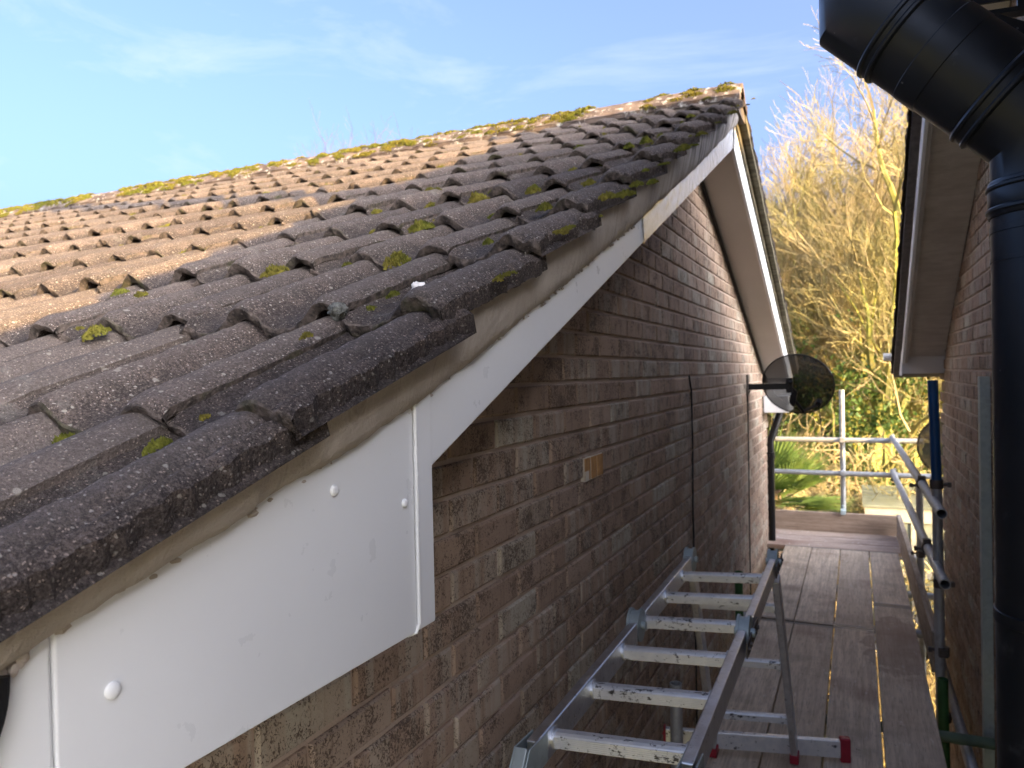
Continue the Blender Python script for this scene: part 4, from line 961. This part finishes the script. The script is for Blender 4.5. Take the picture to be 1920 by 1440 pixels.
for i in range(620):
    c_i = rm.choice((1, 2, 3, 4, 4, 5, 5, 6, 6, 7, 7, 8, 8, 9, 9, 10, 10, 11, 11)); k = min(19, int(rm.random()**1.3*20)); u = rm.choice((0.055, 0.055, 0.23, 0.04, 0.24))+rm.uniform(-0.02, 0.02); v = rm.choice((0.295, 0.27, 0.02, 0.30, 0.18, 0.05))+rm.uniform(-0.02, 0.01)
    if c_i <= 3 and rm.random() < 0.55: continue
    rx = rm.uniform(0.008, 0.028) if c_i > 3 else rm.uniform(0.005, 0.012); near = c_i < 7 and k < 7
    moss_clump(mo, roof_pt(k, c_i, u, v), nrm_, rx, rx*rm.uniform(0.5, 0.9), rx*0.4, int((240 if near else 80)*rx/0.02), rm, (0.2, 1, 0.4))
for i in range(170):                 # ragged strips of moss along the laps and channels
    c_i = rm.choice((2, 3, 4, 5, 5, 6, 7, 8, 9, 10)); k = rm.choice(range(0, 15)); u = rm.choice((0.040, 0.045, 0.215, 0.05))+rm.uniform(-0.008, 0.008); v0 = rm.uniform(0.03, 0.24); ln = rm.uniform(0.03, 0.11)
    for q in range(int(ln/0.012)):
        rx = rm.uniform(0.003, 0.009); moss_clump(mo, roof_pt(k, c_i, u+rm.uniform(-0.004, 0.004), min(0.30, v0+q*0.012)), nrm_, rx, rx*1.5, rx*0.45, int(45*rx/0.006), rm, (0.2, 1, 0.4))
for (px, py, s) in ((515, 518, .026), (745, 500, .030), (790, 434, .030), (895, 382, .034), (1000, 364, .026), (130, 860, .016), (120, 835, .010), (290, 855, .014), (305, 845, .010), (530, 568, .022), (500, 575, .020), (180, 635, .024), (215, 610, .022), (48, 806, .012), (650, 505, .012), (915, 462, .014), (1022, 397, .022), (738, 562, .012), (820, 362, .018), (440, 510, .014), (265, 560, .016), (225, 555, .018), (575, 640, .01), (1105, 350, .02), (1210, 270, .03), (1180, 280, .025)):
    d = RT*((px-960)/FPX)+DN*((py-720)/FPX)+FW; tt = (1.556+0.415*(0-0.565)-CAM.z)/(d.z-0.415*d.y)*1.0
    p = CAM+d*tt
    moss_clump(mo, p+Vector((0, 0, 0.006)), nrm_, s, s*0.65, s*0.6, int(420*s/0.025), rm, (0.3, 1, 0.4))
for i in range(950):                 # along the ridge
    x = XT-0.05-rm.random()**0.9*9.5; a = rm.uniform(-1.0, 0.15); rx = rm.uniform(0.010, 0.036)
    if noise.noise(Vector((x*1.3, 0, 5))) < -0.38: continue
    moss_clump(mo, (x, YA+a*0.13, 3.035-0.095*abs(a)**1.55), (0, a*0.9, 1), rx*1.5, rx*0.8, rx*0.5, int(110*rx/0.03), rm, (1, 0, 0))
tag(mo.build('moss', km.m), 'cushions of yellow green moss scattered over the left roof', 'moss', None, 'stuff')
def lump(name, c, s, mat, label, cat, sq=(1, 1, 1), seed=0):
    bm = bmesh.new(); bmesh.ops.create_icosphere(bm, subdivisions=4, radius=1)
    for v in bm.verts: v.co = Vector(v.co[i]*sq[i]*s for i in range(3))*(1+0.40*noise.noise(v.co*1.7+Vector((seed, 0, 0)))+0.22*noise.noise(v.co*5+Vector((seed, 3, 0)))+0.14*noise.noise(v.co*14+Vector((seed, 9, 0))))
    me = bpy.data.meshes.new(name); bm.to_mesh(me); bm.free(); me.materials.append(mat)
    me.polygons.foreach_set('use_smooth', [True]*len(me.polygons))
    return tag(link(name, me, None, c), label, cat)
def on_roof(px, py, h=1.552):
    d = RT*((px-960)/FPX)+DN*((py-720)/FPX)+FW; tt = (h-0.415*0.565-CAM.z)/(d.z-0.415*d.y); return CAM+d*tt
lump('mortar_fragment', on_roof(786, 553)+Vector((0, 0, 0.008)), 0.012, mat_plain('white chalky stone', (0.62, 0.58, 0.54), 0.9, 0.1, 0, 0.1, 60, 0.4, 300), 'white chip of mortar lying in a trough of the near roof', 'fragment', (1, 1.1, 0.8), 3)
lump('pebble', on_roof(634, 583, 1.588), 0.0115, mat_plain('grey lichen', (0.13, 0.13, 0.115), 0.95, 0.1, 0, 0.6, 160, 1.0, 500), 'grey lichen covered pebble on the lip of a near roof tile', 'stone', (1, 1.1, 0.9), 8)

# ================================================================== TREES AND GARDEN
def grow(mbs, p, d, L, r, lev, rnd, P, maxlev):
    n = P['seg'][min(lev, len(P['seg'])-1)]; pts = [p.copy()]; rs = [r]; dirs = []
    end = max(P['rmin'], r*P['taper'])
    for i in range(n):
        d = (d+Vector((rnd.gauss(0, 1), rnd.gauss(0, 1), rnd.gauss(0, 1)))*P['wob'][min(lev, len(P['wob'])-1)]+Vector((0, 0, P['up'][min(lev, len(P['up'])-1)]))).normalized()
        p = p+d*(L/n); pts.append(p.copy()); dirs.append(d.copy()); rs.append(r+(end-r)*(i+1)/n)
    mbs[0 if lev < P['trunklev'] else 1].tube(pts, rs, 8 if lev == 0 else (5 if lev < 3 else 3), False)
    if lev >= maxlev: return
    nc = P['kids'][min(lev, len(P['kids'])-1)]; st = P['start'][min(lev, len(P['start'])-1)]
    for k in range(nc):
        f = st+(1-st)*(k+rnd.random())/nc; i = min(n-1, int(f*n)); base = pts[i].lerp(pts[i+1], f*n-i); bd = dirs[i]
        ax = bd.cross(Vector((rnd.gauss(0, 1), rnd.gauss(0, 1), rnd.gauss(0, 1)))).normalized()
        nd = (bd*math.cos(P['ang'])+ax*math.sin(P['ang']*rnd.uniform(0.7, 1.3))).normalized()
        grow(mbs, base, nd, L*P['lr']*rnd.uniform(0.7, 1.25)*(1.15-0.45*f), rs[i]*P['rr']*rnd.uniform(0.75, 1.0), lev+1, rnd, P, maxlev)
    if lev > 0 or True:
        grow(mbs, pts[-1], dirs[-1], L*P['lr']*0.9, rs[-1], lev+1, rnd, P, maxlev)
def leafcloud(b, c, rad, n, size, rnd, flat=1.0):
    for i in range(n):
        while True:
            q = Vector((rnd.uniform(-1, 1), rnd.uniform(-1, 1), rnd.uniform(-1, 1)))
            if q.length < 1: break
        p = Vector(c)+Vector((q.x*rad[0], q.y*rad[1], q.z*rad[2])); d = Vector((rnd.gauss(0, 1), rnd.gauss(0, 1), rnd.gauss(0, 1)*flat)).normalized()
        u = d.cross(Vector((rnd.gauss(0, 1), rnd.gauss(0, 1), rnd.gauss(0, 1)))).normalized(); v = d.cross(u); s = size*rnd.uniform(0.6, 1.3)
        b.add([p-u*s, p-v*s*0.55+d*s*0.1, p+u*s, p+v*s*0.55+d*s*0.1], [(0, 1, 2, 3)])
M_BARK = mat_bark('lichen yellow bark', (0.30, 0.275, 0.085), (0.40, 0.36, 0.115), (0.32, 0.33, 0.06), 0.75)
M_TWIG = mat_bark('pale brown twigs', (0.26, 0.205, 0.105), (0.35, 0.275, 0.135), (0.27, 0.255, 0.07), 0.7)
M_TWIG2 = mat_bark('pinkish twigs', (0.38, 0.295, 0.16), (0.49, 0.385, 0.205), (0.38, 0.345, 0.11), 0.55)
M_TWIGF = mat_bark('dull far twigs', (0.13, 0.10, 0.07), (0.17, 0.13, 0.09), (0.14, 0.12, 0.06), 0.4)
M_IVY = mat_leaf('ivy leaf', (0.035, 0.075, 0.014), (0.105, 0.165, 0.028), 2.0)
M_DARKLEAF = mat_leaf('dark evergreen leaf', (0.024, 0.045, 0.010), (0.075, 0.095, 0.024), 1.2)
TP = dict(seg=(7, 6, 5, 4, 3, 2), wob=(0.05, 0.10, 0.13, 0.16, 0.17, 0.17), up=(0.03, 0.10, 0.09, 0.08, 0.06, 0.05), kids=(5, 5, 4, 4, 3, 2), start=(0.30, 0.25, 0.25, 0.2, 0.2, 0.2), ang=0.62, lr=0.66, rr=0.60, taper=0.46, rmin=0.0042, trunklev=3)
def bare_tree(name, label, loc, Hh, r0, seed, maxlev=5, lean=(0, 0), ivy=0, P_=TP, group='bare trees beyond the garden'):
    rnd = random.Random(seed); a, b = MB(), MB(); t = thing(name, label, 'tree', loc, group)
    grow((a, b), Vector((0, 0, 0)), Vector((lean[0], lean[1], 1)).normalized(), Hh*0.42, r0, 0, rnd, P_, maxlev)
    sc_ = (Hh*1.12 if maxlev == 6 else Hh)/max(v[2] for v in b.v)
    for m_ in (a, b): m_.v = [(x*sc_, y*sc_, z*sc_) for x, y, z in m_.v]
    a.build('trunk', M_BARK, t, True); b.build('crown', M_TWIGF if maxlev == 5 else M_TWIG, t)
    if ivy:
        lv = MB()
        for i in range(ivy):
            z = rnd.random()*Hh*0.5; leafcloud(lv, (rnd.gauss(0, .22)+lean[0]*z, rnd.gauss(0, .22)-0.1+lean[1]*z, z), (0.32, 0.32, 0.40), 60, 0.045, rnd)
        lv.build('ivy', M_IVY, t)
    return t
def at(px, Y): d = RT*((px-960)/FPX)+DN*((690-720)/FPX)+FW; k = Y/d.y; return (d.x*k, Y, GZ)
bare_tree('bare_tree', 'tall bare tree with ivy on its forked trunk, in the middle of the gap', at(1595, 17), 11.2, 0.25, 3, 6, (0.0, 0), 26)
bare_tree('bare_tree', 'bare tree with a leaning trunk, close to the left roof edge', at(1500, 19), 10.4, 0.20, 8, 6, (-0.08, 0.02), 10)
bare_tree('bare_tree', 'bare tree behind the right house verge, with straight upright limbs', at(1690, 18.5), 9.9, 0.21, 21, 6, (0.06, 0), 12)
bare_tree('bare_tree', 'slender bare tree further back, left of the forked tree', at(1545, 24), 11.0, 0.17, 33, 6)
bare_tree('bare_tree', 'slender bare tree further back, right of the forked tree', at(1650, 26), 13.7, 0.18, 47, 6)
bare_tree('bare_tree', 'bare tree at the back beside the left roof verge', at(1480, 25), 9.6, 0.18, 52, 6)
bare_tree('bare_tree', 'bare tree at the back by the flue', at(1735, 24), 11.4, 0.18, 61, 6)
for px, Y, hh, sd, lab in ((1495, 22, 11.0, 105, 'bare tree rising just right of the left house apex'), (1570, 21, 11.2, 108, 'bushy topped bare tree directly behind the forked tree'), (1625, 20.5, 11.8, 112, 'fine twigged bare tree half behind the forked tree, right side'), (1705, 21.5, 11.8, 118, 'fine twigged bare tree nearest the right house verge')):
    bare_tree('bare_tree', lab, at(px, Y), hh, 0.15, sd, 6)
for px, hh, sd, lab in ((570, 16.8, 71, 'leftmost of the bare treetops above the mossy ridge'), (640, 17.2, 74, 'second bare treetop from the left above the mossy ridge'), (715, 17.4, 78, 'tallest bare treetop showing above the mossy ridge'), (800, 16.6, 83, 'rightmost low bare treetop above the mossy ridge')):
    bare_tree('bare_tree', lab, at(px, 27), hh, 0.17, sd, 5, group='treetops above the ridge')
# tangled shrubs
SP = dict(seg=(6, 6, 5, 4, 3), wob=(0.30, 0.42, 0.50, 0.55, 0.5), up=(0.06, 0.02, 0.0, 0.0, 0.0), kids=(6, 5, 4, 3, 2), start=(0.10, 0.2, 0.2, 0.2, 0.2), ang=0.85, lr=0.68, rr=0.66, taper=0.5, rmin=0.007, trunklev=1)
for i, (px, Y, hh, sd, lab) in enumerate(((1505, 12.5, 5.6, 5, 'tangled twiggy shrub behind the palm'), (1575, 13.0, 5.4, 15, 'tangled twiggy shrub behind the middle upright tube'), (1640, 12.6, 5.8, 25, 'tangled twiggy shrub behind the upper rail corner'), (1705, 13.4, 5.2, 35, 'tangled twiggy shrub beside the blue tube'), (1600, 15.0, 6.8, 45, 'taller tangled shrub further back in the middle'), (1480, 14.6, 6.4, 55, 'taller tangled shrub further back beside the left wall'))):
    rnd = random.Random(sd); a, b = MB(), MB(); t = thing('tangled_shrub', lab, 'shrub', at(px, Y), 'twiggy shrubs in the garden')
    for k in range(5):
        grow((a, b), Vector((rnd.uniform(-.5, .5), rnd.uniform(-.5, .5), 0)), Vector((rnd.uniform(-.35, .35), rnd.uniform(-.35, .35), 1)).normalized(), hh*0.46, 0.055, 0, rnd, SP, 4)
    a.build('stem', M_BARK, t, True); b.build('twigs', M_TWIG2 if i % 2 else M_TWIG, t)
# dark evergreen undergrowth behind
for i, (px, Y, rr_, z, lab) in enumerate(((1470, 21.5, 2.2, -0.3, 'dark evergreen bush behind the trees, left'), (1560, 22.5, 2.3, 0.0, 'dark evergreen bush behind the forked trunk'), (1650, 22, 2.4, -0.4, 'dark evergreen bush behind the trees, right'), (1740, 21.5, 2.4, -0.6, 'dark evergreen bush behind the blue tube'))):
    rnd = random.Random(200+i); t = thing('evergreen_bush', lab, 'bush', at(px, Y)); lv = MB()
    for k in range(60):
        q = Vector((rnd.gauss(0, 0.45), rnd.gauss(0, 0.35), rnd.uniform(-1, 0.9))); leafcloud(lv, (q.x*rr_, q.y*rr_, 2.3+q.z*1.9), (0.55, 0.5, 0.45), 90, 0.07, rnd)
    lv.build('foliage', M_DARKLEAF, t)
    st_ = MB(); st_.tube([(0, 0, 0), (0.1, 0, 1.4), (0.05, 0.1, 2.6)], [0.10, 0.08, 0.04], 8); st_.build('stem', M_BARK, t, True)
for i, (px, Y, z) in enumerate(((1512, 16.5, 2.6), (1620, 16.6, 2.9), (1690, 16.8, 2.2), (1560, 16.2, 4.6), (1655, 16.2, 4.9), (1478, 17.0, 5.0))):
    rnd = random.Random(300+i); t = thing('ivy_bush', ['ivy clump behind the palm', 'ivy clump low by the forked trunk', 'ivy clump by the right house eaves', 'ivy clump high left of the forked trunk', 'ivy clump high right of the forked trunk', 'ivy clump beside the black dish'][i], 'ivy', at(px, Y)); lv = MB()
    for k in range(22): leafcloud(lv, (rnd.gauss(0, .45), rnd.gauss(0, .3), z+rnd.gauss(0, .5)), (0.28, 0.28, 0.28), 45, 0.05, rnd)
    lv.build('foliage', M_IVY, t)
    st_ = MB(); st_.tube([(0, 0, 0), (0.05, 0.1, z*0.5), (0, 0, z)], [0.05, 0.04, 0.02], 6); st_.build('stem', M_BARK, t, True)
# distant wood closing the view
rnd = random.Random(77); wd = MB(); wt_ = (MB(), MB())
for i in range(44):
    base = Vector((-20+i*0.82+rnd.uniform(-.5, .5), 34+rnd.uniform(-3, 4), GZ))
    grow((wd, wd), base, Vector((0, 0, 1)), 5.6*rnd.uniform(0.75, 1.15), 0.16, 0, rnd, dict(TP, rmin=0.012, kids=(5, 4, 4, 3, 2)), 4)
tag(wd.build('distant_wood', M_TWIG), 'brown bare wood far behind the garden trees', 'wood', None, 'stuff')
# fan palm
M_PALM = mat_leaf('palm blade', (0.075, 0.135, 0.030), (0.175, 0.235, 0.060), 5.0, 0.4, 0.3)
palm = thing('fan_palm', 'green fan palm with stiff pointed blades behind the far toe board', 'palm', at(1444, 9.9)); rnd = random.Random(4)
b = MB(); b.tube([(0, 0, 0), (0.03, 0, 2.0), (0, 0, 4.05)], [0.12, 0.11, 0.10], 12); b.build('trunk', mat_bark('palm fibre', (0.10, 0.07, 0.045), (0.16, 0.11, 0.07)), palm, True)
for i in range(44):
    az = i*2.399; el = R(rnd.choice((70, 50, 32, 12, -5))+rnd.uniform(-8, 8)); d = Vector((math.cos(az)*math.cos(el), math.sin(az)*math.cos(el), math.sin(el)))
    L = rnd.uniform(0.25, 0.42); c = Vector((0, 0, 3.72))+d*L; fr = MB(); fr.tube([(0, 0, 3.72), c], [0.010, 0.007], 5, False)
    sd = d.cross(Vector((0, 0, 1))).normalized(); upv = sd.cross(d)
    for k in range(26):
        a = R(-82+164*k/25); bl = rnd.uniform(0.55, 0.74)*(1-0.25*abs(a)/R(82)); bd = (d*math.cos(a)+sd*math.sin(a)+upv*0.10).normalized(); wv = bd.cross(upv).normalized(); dr = Vector((0, 0, -0.05*rnd.random()))
        m1 = c+bd*bl*0.5; e = c+bd*bl+dr; nn = upv*0.007
        fr.add([c, m1-wv*0.013, m1+nn, m1+wv*0.013, e], [(0, 1, 2), (0, 2, 3), (1, 4, 2), (2, 4, 3)])
    fr.build('frond', M_PALM, palm)
rnd = random.Random(91); cf = thing('added_shade_conifer', 'dense evergreen added out of view to shade the far end of the left wall', 'tree', (12.2, 0.55, GZ)); lv = MB()  # unseen tree, added to keep direct sun off the left gable's far bricks
for k in range(300):
    z = 5.6+6.2*rnd.random(); rad = 1.75*min(1, (11.9-z)/1.8); a_ = rnd.uniform(0, 6.283); q_ = math.sqrt(rnd.random())
    leafcloud(lv, (rad*q_*math.cos(a_), rad*q_*math.sin(a_), z), (0.4, 0.32, 0.42), 60, 0.10, rnd)
lv.build('crown', M_DARKLEAF, cf); b = MB(); b.tube([(0, 0, 0), (0, 0, 5), (0, 0, 9.5)], [0.2, 0.14, 0.03], 8); b.build('trunk', M_BARK, cf, True)
# greenhouse and fence down in the garden
gh = thing('greenhouse', 'pale framed garden greenhouse below the right side guard rail', 'greenhouse', at(1708, 11.4)); gh.scale = (0.9, 1, 1.17)
M_GW = mat_plain('cream painted frame', (0.44, 0.42, 0.34), 0.5); M_GG = (lambda k: (k.col(k.mix(k.ramp(k.noise(k.pos(), 3, 4), [(0.4, 0), (0.6, 1)]), (0.17, 0.19, 0.14), (0.25, 0.27, 0.21))), k.m)[-1])(NT('frosted greenhouse pane', 0.25, 0.5))
for x in (-0.62, 0.0, 0.62):
    for y in (0.0, 1.80):
        b = MB(); b.box((x-0.03, y-0.03, 0), (x+0.03, y+0.03, 2.829)); b.build('frame_post', M_GW, gh)
for y in (0.0, 1.80):
    b = MB(); b.box((-0.65, y-0.035, 2.83), (0.65, y+0.035, 2.99)); b.build('frame_rail', M_GW, gh)
b = MB(); b.box((-0.65, -0.036, 2.2), (0.65, 0.036, 2.28)); b.build('frame_rail', M_GW, gh)
for x in (-0.59, 0.03):
    for z0, z1 in ((2.285, 2.825), (0.3, 2.195)):
        b = MB(); b.box((x, -0.012, z0), (x+0.56, -0.004, z1)); b.build('pane', M_GG, gh)
b = MB(); b.prism([(-0.68, -0.06, 2.992), (-0.68, 1.86, 2.992), (-0.68, 1.86, 3.02), (-0.68, -0.06, 3.02)], (1.36, 0, 0)); b.build('roof', M_GG, gh)
fe = thing('wooden_fence', 'pale wooden fence with posts behind the far toe board', 'fence', at(1605, 11.8)); fe.scale = (0.8, 1, 1.30)
M_FE = mat_wood('pale fence timber', (0.24, 0.19, 0.10), (0.32, 0.26, 0.15), 'Y', False)
for i in range(15):
    b = MB(); x = -1.1+i*0.125; b.box((x, 0, 0.2), (x+0.112, 0.018, 2.55+0.02*(i % 3))); b.build('plank', M_FE, fe)
for x in (-1.15, -0.2, 0.75): b = MB(); b.box((x-0.05, -0.06, 0), (x+0.05, -0.002, 2.72)); b.build('post', M_FE, fe)
# shed roof glimpsed through the gap at the deck edge
sh = thing('garden_shed', 'pale roofed low garden shed seen below the side toe board', 'shed', at(1735, 11.0))
b = MB(); b.box((-0.7, -0.6, 0), (0.7, 0.9, 1.75)); b.build('wall', M_FE, sh); b = MB(); b.prism([(-0.8, -0.7, 1.75), (0, -0.7, 2.1), (0.8, -0.7, 1.75), (0.8, -0.7, 1.80), (0, -0.7, 2.15), (-0.8, -0.7, 1.80)], (0, 1.7, 0)); b.build('roof', mat_plain('pale felt roof', (0.30, 0.28, 0.25), 0.8), sh)
print('objects', len(bpy.data.objects), 'tris approx', sum(len(o.data.polygons)*2 for o in bpy.data.objects if o.type == 'MESH' and o.data.users == 1))
